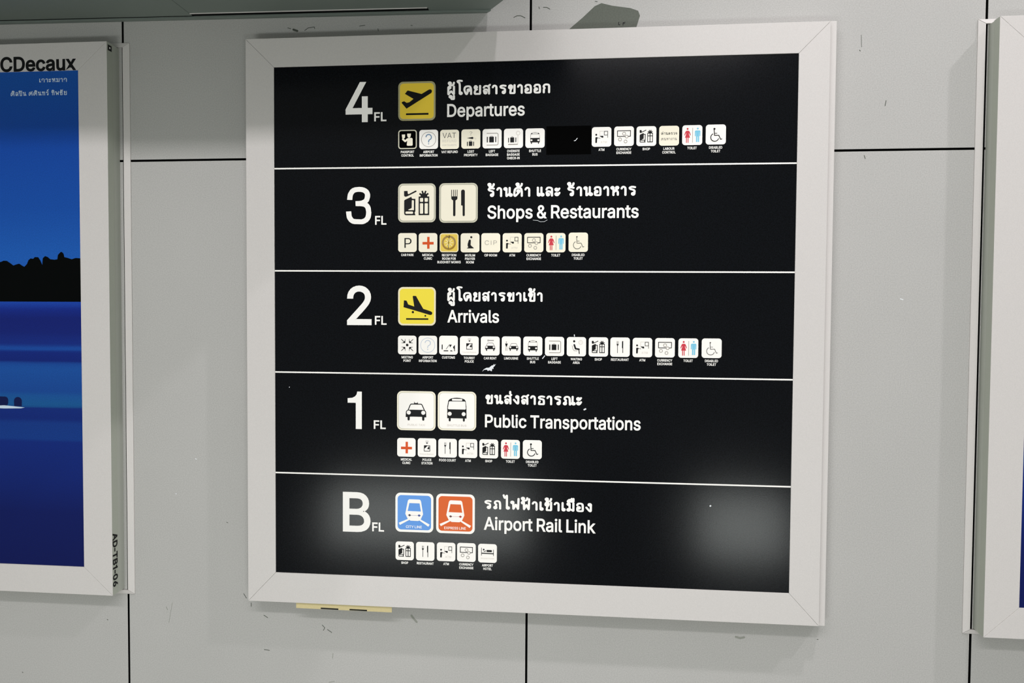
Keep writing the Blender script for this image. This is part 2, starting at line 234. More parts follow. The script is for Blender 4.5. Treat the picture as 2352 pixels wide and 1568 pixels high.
ค 1170 -111,163,-108,155,-103,93,-96,79,-100,78,-89,34,-85,35,-76,4,-61,-22,-50,-32,-52,-34,-37,-53,-35,-51,-8,-79,22,-97,82,-115,118,-106,119,-109,156,-97,155,-93,178,-87,191,-73,194,-76,224,-51,221,-48,229,-41,231,-44,269,-6,266,-4,270,1,273,-2,318,48,318,53,320,51,369,108,368,112,371,110,423,175,422,179,425,177,481,250,480,253,542,331,617,431,630,453,640,462,655,520,649,543,660,600,642,688,593,763,518,812,430,830,342,812,267,763,218,688,200,600,218,512,267,437,312,408,244,319,146,201,119,171,115,253,115,346,121,441,133,537,150,634,172,725,199,786,228,823,260,844,376,868,439,872,554,863,583,850,607,826,630,782,650,709,667,614,679,501,685,372,685,0,700,-58,742,-100,800,-115,858,-100,900,-58,915,0,915,375,908,522,891,650,894,650,876,755,872,755,870,765,873,766,848,856,845,855,839,879,801,949,779,974,781,976,731,1026,729,1024,708,1045,636,1077,603,1089,527,1096,516,1100,430,1100,355,1097,344,1093,344,1096,269,1083,269,1080,259,1077,258,1081,183,1061,184,1057,150,1045,87,1005,63,979,60,981,10,918,13,916,0,904,-40,808,-46,788,-49,789,-74,684,-71,683,-76,678,-94,574,-91,574,-95,568,-105,465,-109,458,-113,357,-115,250
ง 840 -115,500,-100,442,-94,434,119,134,125,131,122,129,194,39,204,33,201,30,258,-30,261,-27,276,-45,321,-73,328,-80,385,-95,415,-95,472,-80,484,-72,538,-20,557,25,564,53,568,52,577,105,573,105,579,121,581,193,583,282,584,391,585,880,570,938,513,1023,438,1072,350,1090,262,1072,187,1023,138,948,120,860,138,772,187,697,262,648,355,631,354,392,353,286,352,210,305,269,94,566,58,600,0,615,-58,600,-100,558
จ 970 -85,800,-70,742,-28,700,30,685,88,700,126,736,193,837,210,853,233,865,264,874,302,877,335,872,367,859,401,836,429,808,453,757,474,664,485,533,485,366,473,221,435,291,462,332,480,420,462,508,413,583,338,632,250,650,162,632,87,583,38,508,20,420,38,332,87,257,162,208,227,193,294,68,306,56,303,54,341,6,343,8,367,-18,406,-42,411,-47,461,-62,499,-63,506,-65,560,-51,597,-31,643,12,674,80,681,108,685,107,704,205,700,205,705,218,713,355,715,362,715,538,700,691,696,705,700,706,675,819,671,818,667,842,627,922,625,932,604,954,606,956,556,1006,554,1004,540,1020,486,1055,463,1065,465,1068,408,1091,407,1088,382,1094,382,1098,323,1106,323,1103,306,1108,235,1100,214,1095,213,1098,159,1083,160,1080,135,1074,89,1048,68,1029,65,1032,27,997,30,994,9,976,-43,898,-64,863,-70,858
ช 1090 -94,714,-95,700,-80,642,-66,629,-62,612,-13,537,62,488,106,479,94,441,97,440,94,427,90,428,76,361,80,360,74,349,69,274,67,272,63,207,61,205,59,148,57,145,55,9,70,-48,112,-90,133,-96,132,-99,159,-109,160,-105,197,-115,573,-115,631,-100,671,-60,697,-16,715,44,715,438,708,594,693,706,690,719,693,720,675,801,671,800,665,826,650,862,655,876,676,906,803,1021,800,1024,825,1049,840,1106,825,1164,782,1206,725,1221,668,1206,650,1188,647,1191,512,1067,515,1064,497,1050,460,995,452,986,446,964,442,965,434,949,410,988,384,1012,386,1015,348,1045,346,1042,327,1056,289,1077,261,1083,262,1087,222,1095,221,1092,192,1097,151,1096,125,1088,124,1092,81,1079,82,1075,56,1068,45,1061,-16,1008,-39,969,-51,941,-54,942,-71,892,-67,891,-75,870|436,616,437,630,441,629,456,688,452,689,455,701,459,700,460,708,468,674,479,572,485,435,485,115,286,115,290,188,303,320,314,374,329,418,346,452,370,488,381,500,409,548,412,563,415,562
ณ 1450 -16,696,-6,665,-9,664,8,616,12,618,17,599,31,585,28,583,59,545,62,547,88,521,117,503,113,490,110,491,101,449,105,448,99,430,99,378,101,365,100,354,42,342,-33,293,-82,218,-100,130,-82,42,-33,-33,42,-82,130,-100,218,-82,293,-33,342,42,365,140,360,160,363,160,344,265,328,380,333,433,352,501,352,532,340,584,324,613,299,643,302,646,272,674,269,671,252,689,217,715,211,757,217,799,227,826,239,840,256,851,331,868,374,868,458,850,477,837,495,815,511,774,524,707,534,614,541,503,545,373,546,222,548,110,550,105,553,30,558,16,555,15,562,-23,566,-22,575,-58,618,-100,675,-115,732,-100,767,-80,789,-59,791,-61,831,-21,829,-19,835,-18,871,22,907,-33,982,-82,1070,-100,1158,-82,1233,-33,1282,42,1300,130,1282,218,1233,293,1158,342,1085,357,1075,382,1075,1000,1060,1058,1018,1100,960,1115,902,1100,860,1058,845,1000,845,340,775,260,774,378,771,511,769,515,764,632,760,637,752,737,747,744,751,744,736,827,732,826,729,849,702,916,699,915,695,930,684,941,687,943,648,993,620,1017,564,1056,536,1063,537,1067,475,1084,474,1081,460,1088,399,1096,398,1093,382,1098,322,1098,306,1093,306,1096,247,1087,247,1084,231,1080,230,1084,173,1066,174,1063,144,1051,97,1022,73,996,71,998,37,955,39,953,27,941,23,925,20,926,-2,871,1,870,-6,845,-9,846,-19,778,-16,778,-18,754
ด 1130 -89,538,-76,452,-69,438,-73,437,-48,350,-43,347,-47,346,-21,265,-16,262,-19,260,8,185,13,182,39,112,43,107,75,36,103,-11,115,-23,113,-25,138,-56,140,-54,162,-79,186,-93,192,-100,250,-115,284,-106,285,-109,324,-97,323,-93,346,-87,383,-53,428,29,429,43,433,42,448,92,445,96,449,95,462,146,459,151,463,150,476,202,473,206,476,205,488,259,485,263,488,262,490,270,578,288,645,332,645,0,660,-58,702,-100,760,-115,818,-100,860,-58,875,0,875,375,868,522,851,650,854,650,836,755,832,755,830,765,833,766,808,856,805,855,800,878,762,947,742,972,745,974,697,1024,694,1022,665,1046,607,1077,571,1086,571,1089,501,1099,501,1096,489,1100,407,1100,337,1097,325,1092,325,1096,255,1083,255,1080,244,1077,243,1081,173,1061,174,1057,146,1048,87,1014,66,992,63,994,15,944,18,942,-1,921,-38,856,-44,833,-47,834,-72,754,-69,753,-73,737,-76,737,-89,655,-85,655,-90,638,-90,554,-86,538|402,712,327,663,278,588,260,500,281,407,252,254,243,219,197,337,173,415,150,493,140,563,140,629,150,694,169,754,192,796,219,824,251,844,359,868,417,872,520,864,544,852,567,828,590,783,614,688,578,712,490,730
ต 1030 -85,349,-79,335,-83,334,-63,239,-59,240,-57,234,-61,233,-40,154,-36,155,-34,146,-37,145,-14,82,-11,83,-9,69,16,23,32,4,29,1,54,-29,57,-26,87,-55,112,-70,168,-84,212,-75,261,-51,275,-47,311,-14,334,22,342,31,367,74,369,83,396,134,396,141,399,140,424,202,422,208,426,206,451,276,508,288,545,312,545,0,560,-58,602,-100,660,-115,718,-100,760,-58,775,0,775,438,767,593,767,600,751,725,748,735,752,736,731,836,728,835,723,851,727,852,699,927,696,926,691,945,648,1000,615,1033,563,1054,518,1066,491,1059,490,1063,444,1052,445,1048,414,1040,362,1002,332,995,312,1002,269,1031,260,1040,200,1054,151,1054,96,1038,75,1017,72,1020,30,978,33,975,12,954,-28,857,-33,838,-37,839,-67,714,-63,713,-69,704,-86,587,-83,586,-87,575,-90,452|272,772,273,775,312,765,366,765,405,776,406,772,459,792,458,796,476,800,496,814,508,781,524,702,508,712,420,730,332,712,257,663,208,588,190,500,208,412,238,366,210,286,181,218,162,289,144,374,138,462,142,559,158,666,184,776,197,804,219,795,218,792
ถ 1030 -14,696,-6,665,-9,664,8,616,12,618,17,599,31,585,28,583,59,545,62,547,88,521,117,503,113,490,110,491,101,449,105,448,99,430,99,378,101,365,100,352,52,342,-23,293,-72,218,-90,130,-72,42,-23,-33,52,-82,140,-100,228,-82,303,-33,352,42,370,130,354,213,333,330,329,414,342,453,352,501,352,532,340,584,324,613,299,643,302,646,272,674,269,671,252,689,217,715,211,757,217,799,227,826,239,840,256,851,331,868,374,868,458,850,477,837,495,815,511,774,524,707,534,614,541,503,545,373,545,0,560,-58,602,-100,660,-115,718,-100,760,-58,775,0,775,375,770,511,762,632,763,637,747,744,751,744,736,827,732,826,729,849,702,916,699,915,695,930,684,941,687,943,648,993,620,1017,564,1056,536,1063,537,1067,475,1084,474,1081,460,1088,399,1096,398,1093,382,1098,322,1098,306,1093,306,1096,247,1087,247,1084,231,1080,230,1084,173,1066,174,1063,144,1051,97,1022,73,996,71,998,37,955,39,953,27,941,23,925,20,926,-2,871,1,870,-6,845,-9,846,-19,778,-16,778,-18,754
ท 990 -63,707,12,658,89,642,85,550,87,542,85,313,85,0,100,-58,142,-100,200,-115,258,-100,300,-58,315,0,315,312,316,429,317,529,403,718,467,826,489,851,499,812,505,745,505,0,520,-58,562,-100,620,-115,678,-100,720,-58,735,0,735,750,725,842,721,857,724,858,709,921,706,920,700,946,676,989,646,1023,649,1026,619,1051,616,1048,602,1062,587,1066,588,1069,556,1082,555,1079,514,1090,481,1090,443,1080,441,1083,408,1070,409,1067,390,1062,347,1029,329,1012,327,1014,297,981,263,1033,188,1082,100,1100,12,1082,-63,1033,-112,958,-130,870,-112,782
ธ 990 -25,818,-15,779,-18,778,2,723,5,724,10,705,19,693,77,624,127,591,136,583,152,579,151,576,214,551,215,554,235,548,234,545,375,515,474,486,482,480,496,430,505,338,505,115,215,115,218,156,234,220,262,284,273,315,285,360,270,418,228,460,170,475,112,460,70,418,38,346,20,293,16,294,3,251,7,250,4,239,0,239,-9,194,-5,194,-10,183,-15,75,-15,12,0,-45,42,-87,60,-92,59,-95,91,-107,92,-104,132,-115,588,-115,645,-100,668,-76,671,-79,704,-45,701,-42,720,-23,735,34,735,206,732,355,724,463,717,481,720,482,699,559,695,558,688,586,650,639,614,676,600,683,549,699,550,703,498,720,497,716,492,718,493,722,433,738,427,735,428,739,359,755,355,752,356,755,289,768,249,784,225,801,209,826,271,851,328,862,384,865,440,860,613,818,614,822,640,815,698,830,740,872,755,930,740,988,698,1030,666,1038,667,1042,486,1086,485,1082,470,1088,380,1094,308,1092,292,1086,291,1090,219,1075,220,1072,205,1068,204,1071,131,1046,132,1043,106,1032,56,1001,25,967,-6,922,-20,872
น 1050 97,20,103,-1,99,-2,109,-33,112,-32,119,-58,161,-100,219,-115,270,-103,309,-82,317,-80,334,-62,337,-65,381,-25,378,-22,382,-18,385,-21,444,39,444,44,446,41,456,51,458,42,507,-33,582,-82,670,-100,758,-82,833,-33,882,42,900,130,882,218,833,293,758,342,665,359,665,1000,650,1058,608,1100,550,1115,492,1100,450,1058,435,1000,435,365,315,237,316,429,317,538,319,640,323,806,330,870,312,958,263,1033,188,1082,100,1100,12,1082,-63,1033,-112,958,-130,870,-112,782,-63,707,12,658,89,642,87,541,86,431,85,188,89,82
ป 990 85,31,100,-26,115,-40,112,-43,138,-74,141,-72,169,-100,226,-115,594,-115,651,-100,693,-58,700,-32,704,-33,730,56,727,57,735,89,735,1420,720,1478,678,1520,620,1535,562,1520,520,1478,505,1420,505,115,315,115,315,312,316,429,317,538,319,640,323,806,330,870,312,958,263,1033,188,1082,100,1100,12,1082,-63,1033,-112,958,-130,870,-112,782,-63,707,12,658,89,642,87,541,86,431
ผ 1010 -95,880,-95,55,-75,-7,-58,-37,-19,-73,39,-89,96,-73,132,-41,323,226,529,-43,562,-73,620,-89,678,-73,720,-29,741,7,755,62,755,1000,740,1058,698,1100,640,1115,582,1100,540,1058,525,1000,525,341,431,463,398,493,340,509,301,509,244,493,208,461,135,359,135,641,228,658,303,707,352,782,370,870,352,958,303,1033,228,1082,140,1100,52,1082,-23,1033,-72,958
พ 1130 -63,707,12,658,89,642,88,539,90,427,98,183,104,27,119,-26,161,-68,219,-84,276,-68,319,-25,367,60,371,74,374,73,470,312,598,-4,601,-3,605,-19,647,-61,704,-76,762,-61,796,-31,812,-5,822,5,837,58,875,1000,860,1058,818,1100,760,1115,702,1100,660,1058,645,1005,626,539,592,624,589,623,585,639,543,681,486,696,454,696,397,681,355,639,351,623,348,624,318,551,319,641,323,806,330,870,312,958,263,1033,188,1082,100,1100,12,1082,-63,1033,-112,958,-130,870,-112,782
ฟ 1130 -63,707,12,658,89,642,88,539,90,427,98,183,104,27,119,-26,161,-68,219,-84,276,-68,319,-25,367,60,371,74,374,73,470,312,598,-4,601,-3,605,-19,647,-61,704,-76,762,-61,804,-19,808,-2,811,-3,830,43,827,44,837,82,875,1360,860,1418,818,1460,760,1475,702,1460,660,1418,645,1363,621,553,592,624,589,623,585,639,543,681,486,696,454,696,397,681,355,639,351,623,348,624,318,551,319,641,323,806,330,870,312,958,263,1033,188,1082,100,1100,12,1082,-63,1033,-112,958,-130,870,-112,782
ม 1010 -100,130,-82,42,-33,-33,42,-82,130,-100,218,-82,293,-33,344,48,501,-49,554,-81,614,-99,671,-83,714,-40,740,6,755,62,755,1000,740,1058,698,1100,640,1115,582,1100,540,1058,525,1000,525,206,355,312,355,834,360,870,342,958,293,1033,218,1082,130,1100,42,1082,-33,1033,-82,958,-100,870,-82,782,-33,707,42,658,125,641,125,359,42,342,-33,293,-82,218
ย 990 -83,790,-78,771,-81,770,-72,723,-69,724,-64,704,-67,702,-50,659,-47,660,-39,640,-15,599,2,583,0,580,31,548,34,550,39,545,17,520,19,518,1,498,-27,450,-33,426,-36,427,-54,370,-50,369,-53,359,-56,360,-69,301,-65,301,-70,292,-75,231,-79,222,-80,152,-79,89,-71,66,-75,66,-63,19,-60,20,-51,-11,-24,-48,18,-86,48,-102,100,-115,594,-115,651,-100,693,-58,700,-45,723,19,735,62,735,1000,720,1058,678,1100,620,1115,562,1100,520,1058,505,1000,505,115,150,115,151,208,168,307,180,348,194,374,211,392,234,406,277,422,276,425,295,430,318,453,320,450,352,483,349,485,368,505,384,562,368,620,322,663,312,670,323,677,372,752,390,840,372,928,326,1005,309,1022,312,1024,289,1049,286,1047,258,1073,231,1088,193,1098,194,1101,161,1106,161,1103,144,1108,129,1106,48,1087,18,1069,-14,1037,-38,1009,-46,998,-51,977,-55,978,-70,936,-66,935,-75,913,-83,858,-80,858,-83,841
ร 990 -38,840,-39,825,-29,788,-32,787,-15,737,-11,738,-6,718,5,707,3,705,35,663,114,602,131,597,130,594,191,570,192,573,211,568,210,565,337,535,418,498,434,486,442,472,452,436,456,355,430,360,342,342,267,293,218,218,200,130,218,42,267,-33,342,-82,430,-100,518,-82,593,-33,642,42,654,99,661,106,676,158,682,276,685,386,681,465,673,486,677,487,659,550,656,549,646,579,618,626,587,655,549,687,485,722,472,725,473,728,416,751,404,751,405,754,339,773,338,769,329,772,330,775,265,788,227,803,200,826,267,851,325,862,379,865,431,860,591,819,592,822,620,815,678,830,720,872,735,930,720,988,678,1030,648,1038,649,1041,480,1085,479,1081,463,1088,376,1094,305,1092,289,1086,288,1090,215,1075,216,1072,202,1068,201,1072,126,1047,127,1043,103,1036,51,1005,22,974,-9,939,-18,926
ล 990 -60,338,-55,318,-58,317,-33,179,-30,180,-25,164,-30,140,-12,52,37,-23,112,-72,200,-90,288,-72,363,-23,412,52,430,140,412,228,363,303,288,352,200,370,172,366,187,395,223,421,264,423,295,415,327,398,361,371,397,331,472,223,496,192,505,183,505,0,520,-58,562,-100,620,-115,678,-100,720,-58,735,0,735,750,730,770,733,771,718,852,715,851,709,881,677,943,675,951,652,973,655,976,610,1020,607,1017,588,1037,574,1044,501,1069,502,1073,442,1090,441,1087,428,1090,429,1093,369,1103,368,1100,355,1105,295,1106,220,1102,194,1093,193,1096,142,1079,143,1075,121,1070,71,1032,49,1010,46,1012,12,969,15,967,3,955,-2,945,-65,808,-75,760,-60,702,-18,660,40,645,98,660,140,702,201,837,232,867,254,874,338,875,432,854,466,840,480,826,495,795,505,739,505,550,462,585,460,582,443,596,391,624,367,630,368,633,313,648,312,645,288,652,237,654,208,649,208,653,160,643,161,639,131,632,88,609,67,591,64,594,24,559,27,556,5,538,-21,497,-27,490,-33,468,-37,469,-52,424,-48,423,-56,393
ว 890 -75,800,-60,742,-18,700,40,685,98,700,138,740,201,842,231,868,274,877,320,866,361,837,378,799,395,712,405,583,405,359,312,342,237,293,188,218,170,130,188,42,237,-33,312,-82,400,-100,488,-82,563,-33,612,42,635,150,635,588,622,737,619,750,622,751,601,857,597,856,593,881,559,952,556,964,530,990,532,992,490,1030,487,1027,473,1042,429,1068,406,1076,407,1079,361,1095,360,1092,336,1101,288,1104,275,1108,214,1099,189,1093,188,1096,144,1081,145,1078,119,1068,80,1044,61,1024,58,1027,25,992,28,989,11,972,-58,860
ศ 1210 -111,163,-108,155,-103,93,-96,79,-100,78,-89,34,-85,35,-76,4,-61,-22,-50,-32,-52,-34,-37,-53,-35,-51,-8,-79,22,-97,82,-115,118,-106,119,-109,156,-97,155,-93,178,-87,191,-73,194,-76,224,-51,221,-48,229,-41,231,-44,269,-6,266,-4,270,1,273,-2,318,48,318,53,320,51,369,108,368,112,371,110,423,175,422,179,425,177,481,250,480,253,542,331,617,431,630,453,640,462,655,520,649,543,660,600,642,688,593,763,518,812,430,830,342,812,267,763,218,688,200,600,218,512,267,437,312,408,244,319,146,201,119,171,115,253,115,346,121,441,133,537,150,634,172,725,199,786,228,823,260,844,310,857,370,865,430,865,490,857,544,843,580,822,608,794,632,754,651,692,667,605,679,499,685,372,685,0,700,-58,742,-100,800,-115,858,-100,900,-58,915,0,915,375,908,520,891,644,894,644,875,742,872,741,869,753,872,754,847,834,844,833,837,857,797,925,959,1059,956,1062,985,1090,1000,1148,985,1205,942,1247,885,1262,828,1247,814,1233,811,1236,605,1064,542,1081,541,1077,528,1084,452,1091,438,1095,347,1094,259,1077,258,1081,183,1061,184,1057,150,1045,87,1005,63,979,60,981,10,918,13,916,0,904,-40,808,-46,788,-49,789,-74,684,-71,683,-76,678,-94,574,-91,574,-95,568,-105,465,-109,458,-113,357,-115,250
ส 1010 -52,327,-45,303,-49,302,-12,152,-8,152,-10,140,8,52,57,-23,132,-72,220,-90,308,-72,383,-23,432,52,450,140,432,228,383,303,308,352,220,370,177,361,180,385,205,412,240,424,295,415,327,398,361,371,397,331,472,223,496,192,505,183,505,0,520,-58,562,-100,620,-115,678,-100,720,-58,735,0,735,312,733,430,731,539,726,639,721,731,715,752,719,753,700,828,697,827,690,855,664,902,788,1025,785,1028,806,1049,821,1106,806,1164,764,1206,706,1221,649,1206,628,1185,625,1188,483,1045,430,1064,429,1061,415,1065,416,1069,358,1081,357,1077,341,1083,267,1085,212,1082,186,1073,185,1076,138,1060,139,1057,118,1051,71,1017,50,995,47,998,14,959,17,957,1,936,-63,811,-75,760,-60,702,-18,660,40,645,98,660,140,702,199,821,227,848,247,854,318,855,359,846,423,820,442,800,463,790,481,758,493,708,500,554,462,585,460,582,443,596,391,624,367,630,368,633,313,648,312,645,288,652,237,654,208,649,208,653,160,643,161,639,131,632,88,609,67,591,64,594,24,559,27,556,3,534,-22,492,-34,460,-37,461,-50,413,-46,412,-53,381
ห 1030 -63,707,12,658,89,642,87,541,86,431,85,300,85,0,100,-58,142,-100,200,-115,258,-100,300,-58,315,0,315,257,416,371,448,395,469,402,488,402,506,395,518,383,534,347,545,278,545,29,560,-29,602,-71,660,-86,718,-71,760,-29,775,29,775,288,770,305,773,306,758,398,755,397,750,425,718,493,715,506,694,526,697,529,652,575,649,572,628,593,609,598,606,603,674,672,743,717,792,792,810,880,792,968,743,1043,668,1092,580,1110,492,1092,417,1043,368,968,350,880,368,792,408,731,319,641,323,806,330,870,312,958,263,1033,188,1082,100,1100,12,1082,-63,1033,-112,958,-130,870,-112,782
อ 990 -70,145,-64,133,-68,132,-58,80,-54,80,-49,61,-52,60,-37,21,-34,22,-30,5,-17,-7,-20,-9,0,-34,3,-32,32,-62,45,-68,90,-84,113,-91,113,-94,180,-107,181,-103,193,-108,285,-113,416,-115,504,-107,518,-103,519,-107,581,-94,581,-90,612,-83,647,-64,695,-20,699,-4,702,-5,712,20,709,21,716,46,719,45,726,95,723,96,727,105,730,180,732,185,734,285,735,415,732,532,726,636,727,640,718,733,719,738,706,820,700,843,704,844,680,910,677,909,671,930,627,989,601,1017,550,1050,544,1056,516,1063,517,1067,455,1084,454,1081,443,1084,443,1087,382,1098,382,1094,370,1099,296,1102,238,1100,225,1095,224,1098,167,1088,167,1085,142,1081,95,1058,81,1055,69,1042,67,1045,29,1015,31,1012,6,990,-19,949,-26,942,-31,922,-35,923,-79,798,-75,797,-85,760,-70,702,-28,660,30,645,88,660,130,702,135,723,139,722,165,797,186,846,219,864,302,873,398,861,437,851,454,839,469,819,482,780,498,623,503,523,505,411,505,289,503,193,498,124,403,115,296,115,216,121,167,129,159,169,156,207,190,200,278,218,353,267,402,342,420,430,402,518,353,593,278,642,190,660,102,642,62,620,27,593,-20,529,-17,527,-30,515,-34,498,-37,499,-52,460,-49,459,-54,440,-58,440,-68,388,-64,387,-70,375,-75,220
ะ 790 -120,190,-102,102,-39,8,-10,-17,27,-44,50,-50,49,-54,90,-67,91,-63,114,-72,164,-74,175,-78,209,-68,211,-72,259,-56,257,-53,281,-46,292,-35,294,-37,340,-1,338,1,360,19,404,76,402,77,415,91,521,285,535,340,520,398,478,440,420,455,362,440,320,395,285,334,273,353,198,402,110,420,22,402,-53,353,-102,278|-120,740,-102,652,-71,605,-68,595,-56,583,-59,581,-37,553,-34,555,-9,528,23,509,52,499,51,495,91,483,92,486,114,478,164,476,175,472,208,481,209,478,257,493,256,496,281,503,293,511,337,548,356,567,359,565,403,620,401,622,414,636,509,805,524,861,509,919,467,961,409,976,352,961,310,918,288,880,273,903,198,952,110,970,22,952,-53,903,-102,828
า 790 -87,823,-84,822,-95,780,-80,722,-38,680,20,665,78,680,120,722,124,738,127,737,157,812,183,866,197,875,225,875,256,857,273,839,286,814,298,771,305,712,305,0,320,-58,362,-100,420,-115,478,-100,520,-58,535,0,535,719,523,807,518,824,522,825,504,887,501,886,496,910,468,959,449,982,452,985,417,1022,414,1020,399,1037,361,1062,352,1070,337,1074,338,1077,298,1093,228,1107,200,1107,123,1094,85,1075,71,1071,57,1056,54,1059,22,1032,24,1029,1,1008,-24,968,-34,947,-37,948
เ 550 -70,130,-52,42,-3,-33,72,-82,160,-100,248,-82,323,-33,372,42,390,130,372,218,323,293,248,342,165,359,165,1000,150,1058,108,1100,50,1115,-8,1100,-50,1058,-65,1000,-65,184
แ 930 -70,130,-52,42,-3,-33,72,-82,160,-100,248,-82,323,-33,350,8,377,-33,452,-82,540,-100,628,-82,703,-33,752,42,770,130,752,218,703,293,628,342,545,359,545,1000,530,1058,488,1100,430,1115,372,1100,330,1058,315,1000,315,298,248,342,165,359,165,1000,150,1058,108,1100,50,1115,-8,1100,-50,1058,-65,1000,-65,184
โ 770 -82,1615,-76,1580,-72,1580,-59,1540,-35,1499,-21,1486,-23,1484,7,1450,9,1452,23,1438,21,1436,56,1408,58,1411,74,1398,114,1376,122,1375,134,1342,154,1188,165,946,165,155,160,130,178,42,227,-33,302,-82,390,-100,478,-82,553,-33,602,42,620,130,602,218,553,293,478,342,395,359,395,949,384,1203,380,1213,383,1213,360,1384,351,1407,354,1409,321,1502,317,1500,312,1520,270,1562,248,1568,249,1572,190,1596,180,1604,241,1609,296,1604,477,1567,478,1571,500,1565,558,1580,600,1622,615,1680,600,1738,558,1780,522,1789,523,1793,335,1830,334,1827,323,1832,239,1838,177,1836,159,1830,159,1834,102,1823,103,1819,83,1814,82,1817,32,1797,33,1794,18,1790,5,1777,3,1780,-28,1755,-26,1752,-56,1722,-62,1709,-84,1635,-78,1615
ไ 830 -111,1749,-48,1524,-45,1525,-43,1518,-46,1517,-22,1449,-19,1451,-17,1436,7,1392,28,1366,25,1364,46,1341,49,1344,72,1320,130,1305,181,1317,235,1345,235,155,230,130,248,42,297,-33,372,-82,460,-100,548,-82,623,-33,672,42,690,130,672,218,623,293,548,342,465,359,465,1617,452,1752,439,1800,397,1842,339,1858,282,1842,241,1802,184,1697,184,1693,158,1642,111,1811,107,1810,100,1838,58,1880,0,1895,-58,1880,-100,1838,-115,1780,-107,1750
ู 0 -533,-443,-458,-492,-375,-509,-375,-561,-360,-619,-344,-634,-347,-637,-331,-655,-328,-653,-301,-680,-244,-695,-16,-695,41,-680,82,-641,97,-614,115,-554,115,-186,100,-129,58,-87,0,-71,-58,-87,-100,-129,-115,-186,-115,-465,-145,-465,-145,-336,-140,-280,-158,-192,-207,-117,-282,-68,-370,-50,-458,-68,-533,-117,-582,-192,-600,-280,-582,-368
้ 0 -551,1095,-546,1087,-504,1045,-469,1035,-469,1032,-429,1023,-428,1027,-411,1021,-348,1020,-275,1024,-260,1030,-259,1026,-203,1039,-204,1043,-189,1047,-188,1044,-134,1064,-136,1067,-120,1070,-70,1099,-50,1116,-48,1114,-7,1150,-10,1153,11,1171,41,1219,51,1241,54,1240,76,1295,73,1297,78,1316,82,1316,110,1462,106,1463,112,1484,96,1541,54,1583,-3,1599,-61,1583,-103,1541,-112,1505,-116,1505,-142,1370,-156,1336,-172,1311,-192,1293,-261,1262,-281,1257,-276,1270,-280,1271,-276,1283,-273,1283,-269,1300,-248,1332,-230,1420,-248,1508,-297,1583,-372,1632,-460,1650,-548,1632,-623,1583,-672,1508,-690,1420,-672,1332,-623,1257,-566,1220,-578,1178
่ 0 -165,1260,-150,1202,-108,1160,-50,1145,8,1160,50,1202,65,1260,65,1504,50,1561,8,1603,-50,1619,-108,1603,-150,1561,-165,1504
ั 0 -658,1281,-627,1194,-624,1195,-618,1175,-601,1158,-604,1155,-579,1128,-576,1130,-547,1104,-510,1084,-483,1077,-484,1073,-434,1061,-433,1065,-415,1058,-353,1055,-344,1052,-318,1059,-317,1056,-254,1071,-255,1074,-225,1082,-163,1118,-145,1134,-143,1131,-80,1186,-83,1189,-71,1201,-68,1199,88,1386,86,1389,100,1402,115,1460,100,1518,58,1560,0,1575,-58,1560,-86,1531,-88,1534,-213,1384,-218,1408,-267,1483,-342,1532,-430,1550,-518,1532,-593,1483,-642,1408,-665,1320,-655,1283
ิ 0 -675,1200,-660,1142,-618,1100,-560,1085,-35,1085,22,1100,50,1121,87,1158,102,1215,87,1272,73,1286,76,1289,-37,1424,-39,1421,-55,1437,-53,1440,-108,1484,-110,1481,-122,1493,-193,1524,-221,1531,-220,1535,-285,1546,-286,1542,-305,1548,-383,1540,-407,1534,-408,1538,-466,1520,-465,1516,-495,1504,-541,1476,-601,1407,-610,1395,-615,1376,-618,1377,-668,1239,-665,1238
ื 0 -705,1248,-715,1200,-700,1142,-658,1100,-600,1085,-38,1085,20,1100,63,1131,100,1168,115,1225,115,1575,100,1632,58,1675,0,1690,-58,1675,-92,1640,-122,1671,-180,1686,-238,1671,-280,1629,-295,1560,-344,1560,-361,1555,-362,1559,-424,1549,-424,1545,-448,1539,-449,1542,-502,1521,-501,1518,-517,1513,-570,1471,-591,1450,-594,1452,-628,1409,-625,1407,-637,1395,-642,1385|-397,1315,-375,1323,-335,1330,-290,1330,-221,1315
์ 0 -383,1197,-308,1148,-220,1130,-132,1148,-57,1197,-8,1272,10,1360,0,1409,26,1441,121,1539,119,1541,140,1562,155,1620,140,1678,98,1720,40,1735,-18,1720,-39,1699,-41,1701,-116,1626,-114,1624,-120,1623,-146,1594,-143,1591,-150,1589,-159,1578,-220,1590,-308,1572,-383,1523,-432,1448,-450,1360,-432,1272
"""
GLYPHS = {}
for row in GLYPH_TEXT.strip('\n').split('\n'):
    ch, adv, pol = row.split(' ', 2)
    GLYPHS[ch] = (int(adv), [[tuple(map(int, q)) for q in zip(*[iter(c.split(','))] * 2)] for c in pol.split('|')])
GLYPHS['I'] = (155, [[(46, 0), (109, 0), (109, 509), (46, 509)]])
GLYPHS['1'] = (300, [[(50, 356), (150, 356), (150, 0), (224, 0), (224, 509), (168, 509), (160, 470), (140, 443), (110, 425), (50, 417)]])
GLYPHS['-'] = (280, [[(40, 180), (240, 180), (240, 245), (40, 245)]])
UPPER = set('\u0e48\u0e49\u0e4c\u0e31\u0e34\u0e37')
